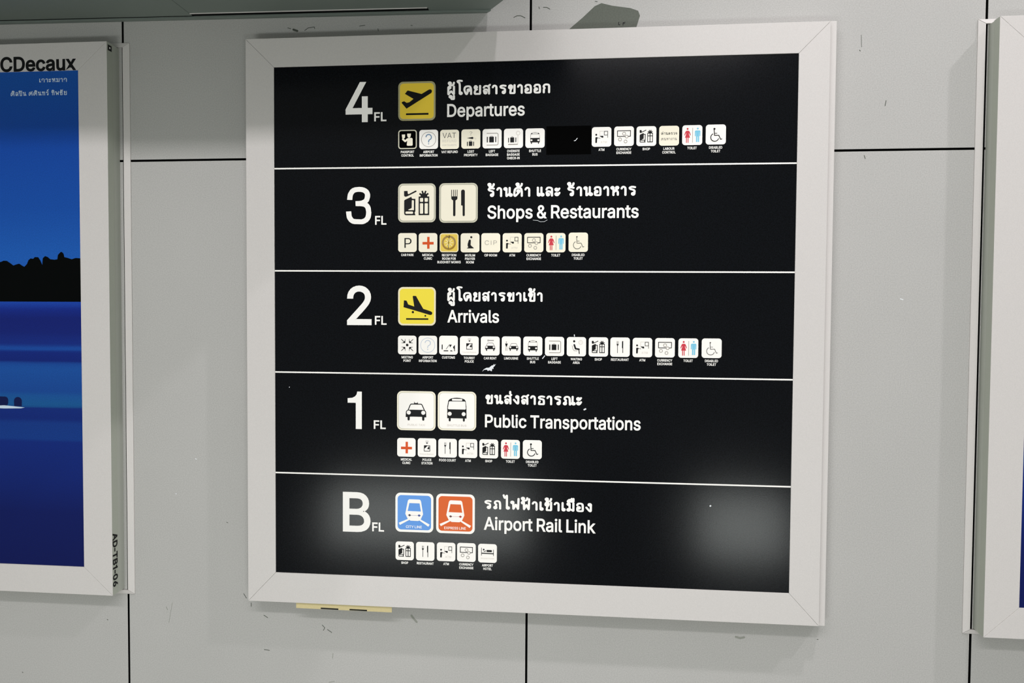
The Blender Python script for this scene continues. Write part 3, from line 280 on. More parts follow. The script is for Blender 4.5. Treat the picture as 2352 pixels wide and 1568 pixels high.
def text_polys(txt, bold=0.0, track=0.0):
    out = []; x = 0; prev = ' '
    for ch in txt:
        if ch == ' ': x += (500 if prev > '\u0e00' else 150) + track; prev = ch; continue
        adv, pol = GLYPHS[ch]
        dx = 0
        if adv == 0: dx = -370 - (200 if ch in UPPER and prev in '\u0e1b\u0e1f' else 0)      # Thai marks sit over the letter before them
        big = max(pol, key=lambda q: abs(sarea(q))); sgn = 1 if sarea(big) > 0 else -1
        outs = []; holes = []
        for q in pol:
            if abs(sarea(q)) < 4: continue
            (outs if sarea(q) * sgn > 0 else holes).append(q)
        for o in outs:
            mine = [h for h in holes if inside(h[0], o) and not any(p is not o and abs(sarea(p)) < abs(sarea(o)) and inside(h[0], p) for p in outs)]
            oc = o if sarea(o) > 0 else o[::-1]
            oo = offset(oc, bold); hh = []
            for h in mine:
                hc = h if sarea(h) < 0 else h[::-1]
                ho = offset(hc, bold)
                if sarea(ho) < -8: hh.append(ho)
            out.append(([(px + x + dx, py) for px, py in oo], [[(px + x + dx, py) for px, py in h] for h in hh]))
        x += adv + track; 
        if ch not in UPPER: prev = ch
    return out
def text_mesh(name, txt, x0, x1, zb, size, ref, yb, yf, bold=0.0, track=0.0, slope=0.0, turn=False):
    """txt fitted between x0 and x1 on baseline zb, the reference height ref (em/1000) becoming size metres."""
    F = Flat(); F.polys = text_polys(txt, bold, track)
    xs = [p[0] for o, _ in F.polys for p in o]; a, b = min(xs), max(xs)
    sx = (x1 - x0) / (b - a); sz = size / ref
    return F.build(name, lambda x, y: x0 + (x - a) * sx, lambda x, y: zb + y * sz + slope * (x0 + (x - a) * sx), yb, yf)
TALL = {'ป', 'ฟ'}
def thai_mesh(name, txt, x0, x1, zb, size, yb, yf, thin=0):
    """Thai letters: outlines in thousandths of the low letters' height, drawn with a pen of 230."""
    pen = 230 + 2 * thin
    F = Flat(); F.polys = text_polys(txt, thin)
    xs = [p[0] for o, _ in F.polys for p in o]; a, b = min(xs), max(xs); k = (x1 - x0) / (b - a); q = size / (1000 + pen)
    return F.build(name, lambda x, y: x0 + (x - a) * k, lambda x, y: zb + (y + pen / 2) * q, yb, yf)

# ------------------------------------------------------------------ materials of this place
WALL = mat('grey wall panel', (184, 183, 180), 0.6, 0.25, grain=0.09, scale=420, mottle=0.015)
GAP = mat('dark joint', (9, 12, 12), 0.8, 0.1)
FRAME = mat('satin silver frame', (211, 207, 204), 0.42, 0.35, grain=0.045, scale=800)
SIDE = mat('bare grey extrusion', (178, 183, 171), 0.5, 0.3, grain=0.05, scale=700)
CASING = mat('casing sheet metal', (186, 190, 180), 0.45, 0.3, grain=0.03)
PANEL = mat('black acrylic', (9, 11, 15), 0.16, 0.125, grain=0.5, scale=420, bump=0.02)
PATCH = mat('matt black sticker', (3, 3, 3), 0.8, 0.02)
LETTER = mat('white lettering', (240, 238, 233), 0.5, 0.2, glow=0.16)
TILE = mat('white tile', (240, 237, 231), 0.5, 0.2, glow=0.16)
CREAM = mat('cream tile', (234, 228, 208), 0.5, 0.2, glow=0.16)
RIM = mat('tile rim', (203, 200, 180), 0.5, 0.2, glow=0.1)
RIMLINE = mat('tile rim line', (168, 167, 150), 0.5, 0.2)
BLACK = mat('black print', (13, 14, 15), 0.5, 0.2)
YELLOW4 = mat('amber yellow print', (228, 198, 62), 0.5, 0.2, glow=0.12)
YELLOW2 = mat('yellow print', (236, 216, 66), 0.5, 0.2, glow=0.12)
YRIM = mat('yellow rim', (172, 166, 122), 0.5, 0.2, glow=0.05)
YRIM2 = mat('pale yellow rim', (232, 222, 190), 0.5, 0.2, glow=0.1)
BLUE = mat('sky blue print', (98, 152, 222), 0.5, 0.2, glow=0.1)
ORANGE = mat('orange print', (214, 98, 44), 0.5, 0.2, glow=0.1)
LIGHTDARK = mat('dark blue print', (70, 84, 150), 0.5, 0.2)
LIGHTRED = mat('dark red print', (176, 66, 62), 0.5, 0.2)
REDCROSS = mat('orange red print', (218, 84, 32), 0.5, 0.2)
WOMAN = mat('red print', (208, 62, 76), 0.5, 0.2)
MAN = mat('pale blue print', (126, 202, 230), 0.5, 0.2)
GREYLINE = mat('grey print', (150, 145, 138), 0.5, 0.2)
FAINT = mat('lightened print', (206, 200, 192), 0.5, 0.2)  # overexposed blur of thin strokes is put into these paler print colours
SOFT = mat('lightened dark print', (74, 72, 68), 0.5, 0.2)
INFO = mat('slate blue print', (104, 140, 172), 0.5, 0.2)
INFO2 = mat('lightened blue print', (188, 202, 220), 0.5, 0.2)
GOLD = mat('gold print', (226, 196, 86), 0.5, 0.2, glow=0.1)
OLIVE = mat('olive print', (120, 104, 44), 0.5, 0.2)
SCUFF = mat('scuff', (86, 90, 82), 0.8, 0.1)
SCUFF2 = mat('pale scuff', (150, 152, 144), 0.8, 0.1)
CHIP = mat('white chip', (225, 228, 232), 0.6, 0.2, glow=0.1)
TAPE = mat('beige masking tape', (218, 203, 154), 0.65, 0.2, grain=0.03, scale=300)
SLAB = mat('dark grey painted metal', (120, 130, 124), 0.5, 0.3, grain=0.05, scale=700)
FLOOR = mat('polished grey stone', (150, 148, 142), 0.25, 0.4, mottle=0.08)

# ------------------------------------------------------------------ the wall, its panels and their joints; the floor
wall = put('wall_back', slab('wall_back', -2.7, 2.7, 0, 3.3, 0.012, 0.06), GAP); wall['kind'] = 'structure'
panels = {}
for i in range(-3, 3):
    for j, (za, zb) in enumerate(((0.0, EYE + 0.3591), (EYE + 0.3591, 3.3))):
        g = 0.0023
        p = put('panel', slab('panel', i * 0.9 + g, (i + 1) * 0.9 - g, za + g, zb - g, 0.0, 0.0119, bevel=0.0006), WALL, wall)
        p.data.materials.append(GAP)                      # raw dark edges inside the joints
        for f in p.data.polygons:
            if abs(f.normal.y) < 0.3: f.material_index = 1
        panels[(i, j)] = p
fl = bpy.data.meshes.new('floor'); fl.from_pydata([(-6, -7, -0.1), (6, -7, -0.1), (6, 0.06, -0.1), (-6, 0.06, -0.1), (-6, -7, 0), (6, -7, 0), (6, 0.06, 0), (-6, 0.06, 0)], [], [(3, 2, 1, 0), (4, 5, 6, 7), (0, 1, 5, 4), (1, 2, 6, 5), (2, 3, 7, 6), (3, 0, 4, 7)])
put('floor', fl, FLOOR)['kind'] = 'structure'

SC = [[(-523.9, 638.0), (-517.2, 636.0)], [(-511.4, 634.0), (-502.7, 630.9)], [(-486.2, 631.4), (-478.5, 636.7), (-465.0, 638.1), (-464.1, 634.4)], [(-365.5, 636.9), (-354.1, 638.3)], [(-325.7, 630.2), (-324.7, 625.6)], [(-254.1, 635.3), (-251.2, 634.3)], [(-35.6, 644.7), (-28.4, 648.0), (-21.1, 647.8), (-11.9, 643.0)], [(17.0, 664.4), (17.9, 660.8)], [(26.1, 663.2), (33.3, 663.0), (39.7, 659.2)], [(133.1, 672.1), (137.5, 671.1)], [(181.7, 628.0), (181.7, 622.7), (184.4, 622.6)], [(195.0, 627.6), (190.6, 626.8), (190.6, 621.5)], [(190.6, 625.1), (194.1, 625.0)], [(662.8, 588.0), (664.1, 563.9)], [(660.1, 558.0), (661.8, 556.2)], [(713.2, 456.8), (711.7, 446.5)], [(673.6, 348.5), (675.4, 342.4)], [(-667.5, -438.6), (-665.5, -439.5)], [(-795.9, -623.8), (-804.6, -670.7)], [(-810.4, -634.4), (-807.4, -641.1)], [(-583.3, -642.8), (-574.3, -648.3)], [(-450.2, -659.0), (-444.3, -664.6), (-447.3, -670.5)], [(-438.4, -668.2), (-428.6, -674.5)], [(-582.6, -720.0), (-570.6, -721.4)], [(-425.7, -720.9), (-426.7, -731.6)], [(-250.6, -628.6), (-245.8, -635.1), (-239.0, -642.5)], [(437.1, -642.3), (446.0, -644.6), (453.9, -642.4)], [(600.9, -639.8), (602.6, -639.8)], [(-434.7, -785.5), (-422.8, -782.9)], [(-1160.0, -801.6), (-1157.8, -802.5)], [(-951.7, -669.5), (-949.6, -670.4)], [(-612.2, -616.8), (-612.3, -624.6)], [(-629.2, -597.0), (-623.2, -606.5)]]
def scuff(pts, m, wd):
    x, z = pts[0][0] / 1000, EYE + pts[0][1] / 1000
    host = panels[(math.floor(x / 0.9), 1 if z > EYE + 0.3591 else 0)]
    F = Flat(); F.line([(a / 1000, EYE + b / 1000) for a, b in pts], wd)
    put('scuff_mark', F.build('scuff_mark', lambda a, b: a, lambda a, b: b, 0.0, -0.0002), m, host)
for k, pts in enumerate(SC):
    fat = k in (1, 25, 26)
    scuff(pts, BLACK if k in (10, 11, 12) else SCUFF2 if k in (18, 19, 24, 25, 26, 28) else SCUFF, 0.0045 if fat else (0.0008 if k in (13, 18) else 0.0013))
F = Flat().poly([(a / 1000, EYE + b / 1000) for a, b in ((80, 617), (108, 640), (132, 662), (146, 668), (168, 662), (205, 656), (221, 650), (225, 640), (218, 617))])  # probable cast shadow painted as flat dark grey-green shape on panel above directory
put('patch', F.build('patch', lambda a, b: a, lambda a, b: b, 0.0, -0.00015), mat('grey green patch', (100, 104, 96), 0.7, 0.2, grain=0.08, scale=300), panels[(0, 1)], 'dark grey green patch, probably a painted shadow')
for pts in [[(-785.6, -377.9), (-784.6, -378.9)], [(-739.2, -298.7), (-737.2, -299.6)], [(749.4, 61.5), (754.4, 59.7)]]: scuff(pts, CHIP, 0.0016)

# ------------------------------------------------------------------ frames
def frame_rails(parent, x0, x1, z0, z1, ix0, ix1, iz0, iz1, yf, yb, m):
    g = 0.0002
    q = {'top': [(x0 + g, z1), (ix0 + g, iz1), (ix1 - g, iz1), (x1 - g, z1)], 'bottom': [(x0 + g, z0), (x1 - g, z0), (ix1 - g, iz0), (ix0 + g, iz0)],
         'left': [(x0, z0 + g), (ix0, iz0 + g), (ix0, iz1 - g), (x0, z1 - g)], 'right': [(x1, z0 + g), (x1, z1 - g), (ix1, iz1 - g), (ix1, iz0 + g)]}
    return {k: put('frame_rail', mesh('frame_rail', *prism(v, yf, yb), bevel=0.00045), m, parent) for k, v in q.items()}

# ------------------------------------------------------------------ the floor directory
B0 = 0.5948
sign = thing('directory_sign', 'large black airport floor directory with white pictograms in a wide silver frame', 'sign', (0, 0, EYE - B0))
Z = lambda mm: mm / 1000 + B0
X = lambda mm: mm / 1000
put('casing', slab('casing', X(-585), X(606), Z(-599), Z(605.4), -0.0315, 0.0, bevel=0.0006), FRAME, sign)
frame_rails(sign, X(-598.4), X(590.5), Z(-594.8), Z(600.7), X(-536.9), X(531.5), Z(-530.6), Z(540.6), -D, -D + 0.012, FRAME)
YF = -D + 0.002
DIV = [(-537, 329.4, 532, 326.8), (-537, 114.6, 532, 112.1), (-537, -100.1, 532, -101.3), (-537, -315.4, 532, -315.8)]
edges = [(541.5, 541.5)] + [(a[1], a[3]) for a in DIV] + [(-531.5, -531.5)]
row_panels = []
for k in range(5):
    (ta, tb), (ba, bb) = edges[k], edges[k + 1]
    me = mesh('row_panel', *prism([(X(-537.5), Z(ba) + 0.0004), (X(532.1), Z(bb) + 0.0004), (X(532.1), Z(tb) - 0.0004), (X(-537.5), Z(ta) - 0.0004)], YF, YF + 0.003))
    row_panels.append(put('row_panel', me, PANEL, sign))
for a in DIV:
    F = Flat(); F.line([(a[0], a[1]), (a[2], a[3])], 3.0, round_=False)
    put('divider_line', F.build('divider_line', lambda x, y: X(x), lambda x, y: Z(y), YF, YF - 0.0003), LETTER, sign)

NUM = [('4', -382.5, -325.2, 425.2, 503.9), ('3', -381.7, -327.6, 210.6, 290.3), ('2', -379.8, -326.9, 2.1, 80.9), ('1', -378.6, -348.0, -218.3, -139.1), ('B', -389.2, -329.1, -435.4, -354.6)]
FLS = [(-321.5, -295.6, 424.9, 442.4), (-319.5, -295.4, 211.1, 228.2), (-319.9, -294.8, 2.5, 19.8), (-322.2, -296.4, -216.7, -199.7), (-325.5, -299.9, -434.3, -416.5)]
ENG = [('Departures', -167.9, -7.7, 431.0, 25.0), ('Shops & Restaurants', -83.4, 224.3, 222.2, 25.4), ('Arrivals', -166.0, -57.9, 8.4, 24.6), ('Public Transportations', -86.1, 233.3, -208.2, 25.2), ('Airport Rail Link', -87.3, 144.4, -422.6, 25.6)]
THA = [('ผู้โดยสารขาออก', -167.7, 43.8, 474.2, 18.6), ('ร้านค้า และ ร้านอาหาร', -83.6, 218.6, 265.6, 19.2), ('ผู้โดยสารขาเข้า', -166.2, 31.6, 51.4, 18.6), ('ขนส่งสาธารณะ', -85.5, 114.3, -160.7, 18.8), ('รถไฟฟ้าเข้าเมือง', -86.3, 136.4, -380.0, 18.4)]
for k in range(5):
    P = row_panels[k]
    c, a, b, z0, z1 = NUM[k]; over = 1.012 if c in '32' else 1.0
    put('floor_number', text_mesh('floor_number', c, X(a), X(b), Z(z0 + (0.8 if c in '32' else 0)), (z1 - z0) / 1000 / over, 509, YF, YF - 0.0004, bold=0 if c in '13' else 13), LETTER, P)
    a, b, z0, z1 = FLS[k]
    put('lettering', text_mesh('lettering', 'FL', X(a), X(b), Z(z0), (z1 - z0) / 1000, 509, YF, YF - 0.0004, bold=18), LETTER, P)
    t, a, b, zb, cap = ENG[k]
    put('lettering', text_mesh('lettering', t, X(a), X(b), Z(zb), cap / 1000, 509, YF, YF - 0.0004, bold=16), LETTER, P)
    t, a, b, zb, cap = THA[k]
    put('lettering', thai_mesh('lettering', t, X(a), X(b), Z(zb), (cap + 1.2) / 1000, YF, YF - 0.0004), LETTER, P)

# ---- pictograms: every symbol in the unit square of its tile
def px(x0, w_, y0, h_):
    return lambda *pts: [((x - x0) / w_, 1 - (y - y0) / h_) for x, y in pts]
def uni(F, name, m, s): return (name, F.build(name, lambda x, y: (x - 0.5) * s, lambda x, y: (y - 0.5) * s, 0, -0.0003), m)

def words(txt, x0, x1, y, cap, bold=0, track=0, s=1, name='lettering', m=None, ref=509):
    F = Flat(); F.polys = text_polys(txt, -40) if txt[0] > '\u0e00' else text_polys(txt, bold, track)
    xs = [p[0] for o, _ in F.polys for p in o]; a, b = min(xs), max(xs); k = (x1 - x0) / (b - a); q = cap / (1150 if txt[0] > '\u0e00' else ref)
    G = Flat(); G.polys = [([(x0 + (u - a) * k, y + v * q) for u, v in o], [[(x0 + (u - a) * k, y + v * q) for u, v in h] for h in hs]) for o, hs in F.polys]
    return uni(G, name, m or BLACK, s)

def shop(thin):
    q = px(160, 970, 120, 1000); F = Flat()
    F.poly(q((315, 310), (405, 310), (410, 370), (422, 388), (440, 388), (615, 300), (632, 305), (638, 325), (628, 335), (385, 452), (350, 458), (325, 445), (315, 425)))
    sole = q(*rrect(350, 550, 838, 900, 28)); boot = q((515, 552), (530, 545), (560, 548), (570, 565), (570, 805), (430, 805), (424, 790), (505, 752), (512, 740))
    F.poly(q((318, 560), (335, 538), (505, 460), (512, 495), (532, 512), (607, 514), (607, 835), (588, 870), (610, 935), (365, 935), (330, 920), (318, 890)), boot, sole)
    g = [q(*rrect(a, b, c, d, 18, 4)) for a, b, c, d in ((725, 808, 492, 593), (845, 930, 492, 593), (725, 808, 628, 898), (845, 930, 628, 898))]
    F.poly(q((692, 455), (963, 455), (963, 935), (692, 935)), *g)
    F.poly(q((745, 460), (740, 430), (775, 385), (828, 372), (880, 385), (915, 430), (908, 460)))
    for a in ((712, 382), (780, 312), (876, 312), (942, 382)): F.line(q((828, 440), a), 0.042, round_=False)
    return F
def cutlery(thin):
    q = px(1220, 990, 112, 1023); F = Flat()
    for x in (1540, 1587, 1634, 1682): F.line(q((x, 290), (x, 470)), 0.016)
    F.poly(q((1532, 455), (1690, 455), (1690, 512), (1676, 535), (1640, 562), (1638, 945), (1624, 965), (1594, 965), (1580, 945), (1580, 562), (1545, 535), (1532, 512)))
    F.poly(q((1785, 325), (1795, 298), (1820, 283), (1848, 283), (1870, 298), (1880, 325), (1880, 945), (1866, 965), (1838, 965), (1826, 945), (1824, 705), (1812, 690), (1785, 690)))
    return F
def small_cutlery(thin):
    F = Flat()
    for x in (0.335, 0.375, 0.415): F.line([(x, 0.8), (x, 0.66)], 0.012)
    F.poly([(0.32, 0.66), (0.43, 0.66), (0.41, 0.6), (0.387, 0.57), (0.387, 0.2), (0.363, 0.2), (0.363, 0.57), (0.34, 0.6)])
    F.poly([(0.6, 0.78), (0.625, 0.82), (0.655, 0.82), (0.66, 0.78), (0.66, 0.2), (0.63, 0.2), (0.63, 0.44), (0.6, 0.46)])
    return F
def car(cx, cy, s, thin=0.022, roof=False):
    q = lambda *p: [(cx + (x - 617) / 992 * s, cy - (y - 600) / 1012 * s) for x, y in p]; F = Flat()
    F.line(q((415, 575), (468, 445), (492, 420), (748, 420), (775, 445), (832, 575)), thin * s)
    l1 = q(*disc(430, 640, 54)); l2 = q(*disc(803, 640, 54))
    F.poly(q((358, 615), (378, 588), (412, 568), (830, 568), (858, 588), (876, 615), (880, 757), (785, 757), (765, 746), (470, 746), (455, 757), (352, 757)), l1, l2)
    for a, b in ((400, 456), (776, 832)): F.poly(q((a, 740), (b, 740), (b, 820), (b - 14, 845), (a + 14, 845), (a, 820)))
    if roof:
        F.line(q((575, 405), (572, 368)), 0.012); F.line(q((660, 405), (660, 368)), 0.008); F.poly(q((568, 392), (665, 392), (672, 412), (562, 412)))
    return F
def bus(cx, cy, s, thin=False):
    q = lambda *p: [(cx + (x - 1670) / 990 * s, cy - (y - 565) / 1002 * s) for x, y in p]; F = Flat()
    e = 14 if thin else 0
    dest = q(*rrect(1540 - e, 1810 + e, 284 - e * 0.6, 336, 24, 4)); win = q((1462 - e * 0.5, 372), (1478, 350), (1875, 350), (1890 + e * 0.5, 372), (1902 + e * 0.6, 535), (1885, 558), (1455, 558), (1438 - e * 0.6, 535))
    l1 = q(*disc(1485, 672, 52)); l2 = q(*disc(1845, 675, 52))
    F.poly(q((1422, 787), (1425, 480), (1450, 335), (1480, 300), (1530, 276), (1600, 262), (1670, 257), (1745, 262), (1810, 276), (1865, 300), (1893, 335), (1915, 480), (1920, 787)), dest, win, l1, l2)
    for a, b in ((1462, 1512), (1826, 1874)): F.poly(q((a, 780), (b, 780), (b, 845), (b - 14, 868), (a + 14, 868), (a, 845)))
    return F
def case(q, a, b, l, r, s):
    F = Flat(); F.poly(q(a, (b[0], a[1]), b, (a[0], b[1])))
    for t in (l, r): F.poly(q((t[0], t[1]), (t[2], t[1]), (t[2], t[3]), (t[0], t[3])))
    c = (a[0] + b[0]) / 2; h = (b[0] - a[0]) * 0.22
    F.line(q((c - h, a[1]), (c - h, a[1] - 22), (c + h, a[1] - 22), (c + h, a[1])), 0.012)
    return F
def train(m):
    q = px(70, 735, 62, 763); F = Flat()
    F.poly(q((330, 190), (345, 184), (535, 186), (555, 195), (568, 225), (607, 470), (598, 492), (560, 575), (515, 604), (365, 602), (312, 570), (274, 492), (264, 468), (312, 215)), q((342, 258), (540, 260), (567, 418), (308, 414)))
    for a, b in (((335, 575), (148, 670)), ((540, 578), (722, 688))):
        u = Vector((b[0] - a[0], b[1] - a[1])).normalized(); n = Vector((-u.y, u.x))
        F.poly(q(*[(a[0] + n.x * 14, a[1] + n.y * 14), (a[0] - n.x * 14, a[1] - n.y * 14), (b[0] - n.x * 24, b[1] - n.y * 24), (b[0] + n.x * 24, b[1] + n.y * 24)]))
    G = Flat()
    for cx in (346, 532): G.poly(q((cx - 32, 495), (cx, 472), (cx + 32, 497), (cx, 520)))
    G.line(q((375, 497), (502, 499)), 0.006)
    return F, G
def departing():
    q = px(632, 403, 220, 423); F = Flat()
    F.poly(q((669, 448), (676, 438), (698, 432), (724, 450), (752, 444), (798, 408), (705, 352), (732, 318), (740, 317), (885, 357), (958, 315), (975, 309), (990, 313), (998, 328), (990, 348), (722, 512)))
    F.poly(q((717, 563), (960, 563), (960, 582), (717, 582))); return F
def arriving():
    q = px(632, 408, 88, 414); F = Flat()
    F.poly(q((692, 305), (696, 232), (724, 235), (742, 276), (808, 298), (791, 188), (797, 183), (826, 184), (905, 322), (985, 348), (1001, 358), (1004, 372), (994, 386), (978, 387)))
    F.poly(q((720, 424), (960, 424), (960, 440), (720, 440))); x = q((793, 358), (928, 397)); F.dot(*x[0], 0.03); F.dot(*x[1], 0.022); return F

SS = 0.0393
_cache = {}
def symbols(kind, row):
    """list of (name, mesh, material) for a small tile; meshes are shared between alike tiles."""
    lightened = row in (2, 3)
    key = (kind, lightened if kind in ('info', 'wheel') else row if kind == 'police' else None)
    if key in _cache: return _cache[key]
    s = SS; out = []
    def add(F, name='symbol', m=BLACK): out.append(uni(F, name, m, s))
    if kind == 'passport':
        q = px(130, 388, 160, 400)
        F = Flat(); F.poly(rrect(0, 1, 0, 1, 0.15), rrect(0.055, 0.945, 0.055, 0.945, 0.11)); add(F, 'rim', RIM)
        F = Flat(); F.poly(q((318, 238), (395, 238), (392, 285), (380, 315), (355, 328), (332, 315), (318, 285)))
        F.poly(q((206, 256), (275, 254), (272, 318), (255, 335), (228, 335), (210, 318)))
        F.line(q((228, 352), (275, 396), (318, 360)), 0.1)
        F.poly(q((305, 350), (330, 332), (410, 328), (430, 345), (432, 478), (415, 492), (325, 492), (308, 478), (312, 440), (318, 400)))
        add(F, 'officer', CREAM)
        F = Flat(); F.line(q((322, 440), (405, 335)), 0.022); F.line(q((322, 440), (425, 440)), 0.012); add(F, 'sash', BLACK)
    elif kind == 'info':
        c1, c2 = (INFO2, INFO2) if lightened else (GREYLINE, INFO)
        F = Flat(); F.ring(0.5, 0.5, 0.385, 0.022); add(F, 'ring', c1)
        F = Flat(); F.line(arc(0.5, 0.61, 0.145, 170, -40, 14) + [(0.53, 0.47), (0.5, 0.41), (0.5, 0.36)], 0.036 if lightened else 0.05); F.dot(0.5, 0.27, 0.026); add(F, 'question_mark', c2)
    elif kind == 'vat':
        out += [words('VAT', 0.13, 0.84, 0.57, 0.27, -6, s=s, m=SOFT), words('REFUND', 0.13, 0.87, 0.35, 0.135, -12, 20, s=s, m=FAINT), words('FOR TOURISTS', 0.13, 0.87, 0.16, 0.075, 0, s=s, m=FAINT)]
    elif kind == 'lost':
        q = px(1450, 382, 155, 395)
        out.append(words('?', 0.435, 0.57, 0.69, 0.19, -10, s=s, m=GREYLINE))
        F = Flat(); F.poly(q((1560, 334), (1672, 312), (1690, 318), (1690, 346), (1676, 355))); add(F, 'umbrella')
        F = Flat(); F.line(q((1690, 334), (1735, 336), (1745, 350), (1735, 365)), 0.012); add(F, 'handle', FAINT)
        add(case(q, (1602, 405), (1670, 495), (1565, 410, 1582, 495), (1690, 410, 1705, 495), s), 'suitcase')
    elif kind == 'baggage':
        q = px(372, 560, 205, 585)
        F = Flat(); F.line(q((500, 335), (795, 335), (822, 350), (830, 375), (830, 650), (820, 680), (790, 690), (500, 690)), 0.03); add(F, 'locker', GREYLINE)
        add(case(q, (570, 440), (705, 610), (498, 440, 528, 610), (748, 440, 774, 605), s), 'suitcase')
    elif kind == 'oversize':
        q = px(1010, 578, 190, 595)
        add(case(q, (1203, 460), (1320, 612), (1140, 470, 1164, 612), (1360, 465, 1384, 605), s), 'suitcase')
        F = Flat(); F.line(q((1140, 672), (1430, 672)), 0.042, round_=False); add(F, 'scale_plate', GREYLINE)
        c = q((1440, 328))[0]; F = Flat(); F.ring(c[0], c[1], 0.095, 0.02); F.line(q((1436, 388), (1432, 660)), 0.02); add(F, 'scale_dial', FAINT)
    elif kind == 'bus': add(bus(0.5, 0.5, 0.98, True), 'bus')
    elif kind == 'atm':
        q = px(250, 600, 135, 610); c = q((387, 373))[0]
        F = Flat(); F.dot(c[0], c[1], 0.048); F.poly(q((360, 460), (390, 443), (425, 455), (440, 470), (436, 484), (416, 492), (410, 625), (360, 625))); F.line(q((425, 468), (505, 482)), 0.018); add(F, 'customer')
        F = Flat(); F.line(q((497, 400), (497, 262), (630, 262)), 0.014); add(F, 'screen', FAINT)
        F = Flat(); F.line(q((634, 268), (736, 268), (736, 384), (634, 384)), 0.026, closed=True); F.poly(q((498, 408), (602, 408), (605, 465), (552, 465), (540, 440), (504, 430))); F.line(q((736, 380), (738, 465)), 0.02); add(F, 'machine')
        out.append(words('ATM', 0.46, 0.77, 0.185, 0.1, -10, 30, s=s, m=FAINT))
    elif kind == 'currency':
        q = px(930, 585, 130, 595)
        F = Flat(); F.line(q((1270, 430), (1030, 430), (1030, 260), (1415, 260), (1415, 428), (1345, 432)), 0.034, round_=False); add(F, 'banknote')
        F = Flat()
        for x, y, r in ((1225, 350, 46), (1105, 522, 46), (1270, 585, 44), (1303, 440, 42)): c = q((x, y))[0]; F.ring(c[0], c[1], r / 585, 0.026)
        add(F, 'coins', GREYLINE)
    elif kind == 'shop': add(shop(True), 'shopping')
    elif kind == 'labour':
        out += [words('ด่านตรวจ', 0.1, 0.9, 0.56, 0.12, -6, s=s, m=SOFT, ref=387), words('คนหางาน', 0.1, 0.9, 0.28, 0.12, -8, s=s, m=GREYLINE, ref=387)]
    elif kind == 'toilet':
        q = px(890, 580, 165, 585)
        F = Flat(); c = q((1043, 273))[0]; F.dot(c[0], c[1], 0.048)
        F.poly(q((1012, 328), (1074, 328), (1096, 345), (1112, 375), (1138, 458), (1122, 468), (1086, 392), (1082, 420), (1116, 532), (970, 532), (1004, 420), (1000, 392), (964, 468), (946, 458), (974, 375), (990, 345)))
        for a in (1002, 1050): F.poly(q((a, 528), (a + 24, 528), (a + 24, 682), (a, 682)))
        add(F, 'woman', WOMAN)
        F = Flat(); c = q((1338, 268))[0]; F.dot(c[0], c[1], 0.045)
        F.poly(q((1280, 322), (1392, 322), (1415, 345), (1415, 490), (1392, 490), (1388, 370), (1382, 370), (1382, 500), (1290, 500), (1290, 370), (1284, 370), (1280, 490), (1255, 490), (1255, 345)))
        for a in (1290, 1344): F.poly(q((a, 498), (a + 38, 498), (a + 38, 662), (a, 662)))
        add(F, 'man', MAN)
        F = Flat(); F.line(q((1190, 245), (1188, 678)), 0.02, round_=False); add(F, 'divider', GREYLINE)
    elif kind == 'wheel':
        q = px(1600, 580, 140, 590); wd = 0.026 if lightened else 0.04; m = SOFT if lightened else BLACK
        F = Flat(); c = q((1848, 268))[0]; F.dot(c[0], c[1], 0.05 if not lightened else 0.035)
        F.line(q((1842, 290), (1852, 462), (1975, 460), (2028, 580), (2062, 570)), wd); F.line(q((1850, 400), (1922, 400)), wd * 0.8)
        F.line([((x - 1600) / 580, 1 - (y - 140) / 590) for x, y in [(1860 + 116 * math.cos(math.radians(a)), 520 + 116 * math.sin(math.radians(a))) for a in range(20, 241, 10)]], wd)
        add(F, 'wheelchair', m)
    elif kind == 'parking': out.append(words('P', 0.34, 0.72, 0.22, 0.52, -2, s=s, name='letter'))
    elif kind == 'clinic':
        F = Flat(); F.poly([(0.46 - 0.0, 0.8), (0.46, 0.535), (0.21, 0.535), (0.21, 0.4), (0.46, 0.4), (0.46, 0.18), (0.585, 0.18), (0.585, 0.4), (0.805, 0.4), (0.805, 0.535), (0.585, 0.535), (0.585, 0.8)]); add(F, 'cross', REDCROSS)
    elif kind == 'monk':
        F = Flat(); F.poly(rrect(0.05, 0.95, 0.05, 0.95, 0.1)); add(F, 'field', GOLD)
        F = Flat(); F.ring(0.49, 0.5, 0.33, 0.1)
        for a in range(0, 360, 45): F.line([(0.49 + 0.08 * math.cos(math.radians(a)), 0.5 + 0.08 * math.sin(math.radians(a))), (0.49 + 0.22 * math.cos(math.radians(a)), 0.5 + 0.22 * math.sin(math.radians(a)))], 0.022)
        add(F, 'wheel', CREAM)
        F = Flat(); F.line([(0.52, 0.88), (0.48, 0.6), (0.47, 0.4), (0.46, 0.16)], 0.045); F.line([(0.33, 0.88), (0.47, 0.77)], 0.025); add(F, 'staff', OLIVE)
    elif kind == 'prayer':
        q = px(1545, 425, 100, 437); F = Flat(); c = q((1785, 190))[0]; F.dot(c[0], c[1], 0.055)
        F.poly(q((1728, 262), (1742, 246), (1762, 246), (1776, 262), (1770, 365), (1790, 392), (1840, 432), (1836, 445), (1690, 447), (1692, 436), (1720, 422), (1704, 385), (1706, 340))); add(F, 'kneeling_figure')
    elif kind == 'cip': out.append(words('CIP', 0.19, 0.82, 0.39, 0.23, -10, 90, s=s, m=GREYLINE))
    elif kind == 'meeting':
        F = Flat(); F.dot(0.5, 0.5, 0.068)
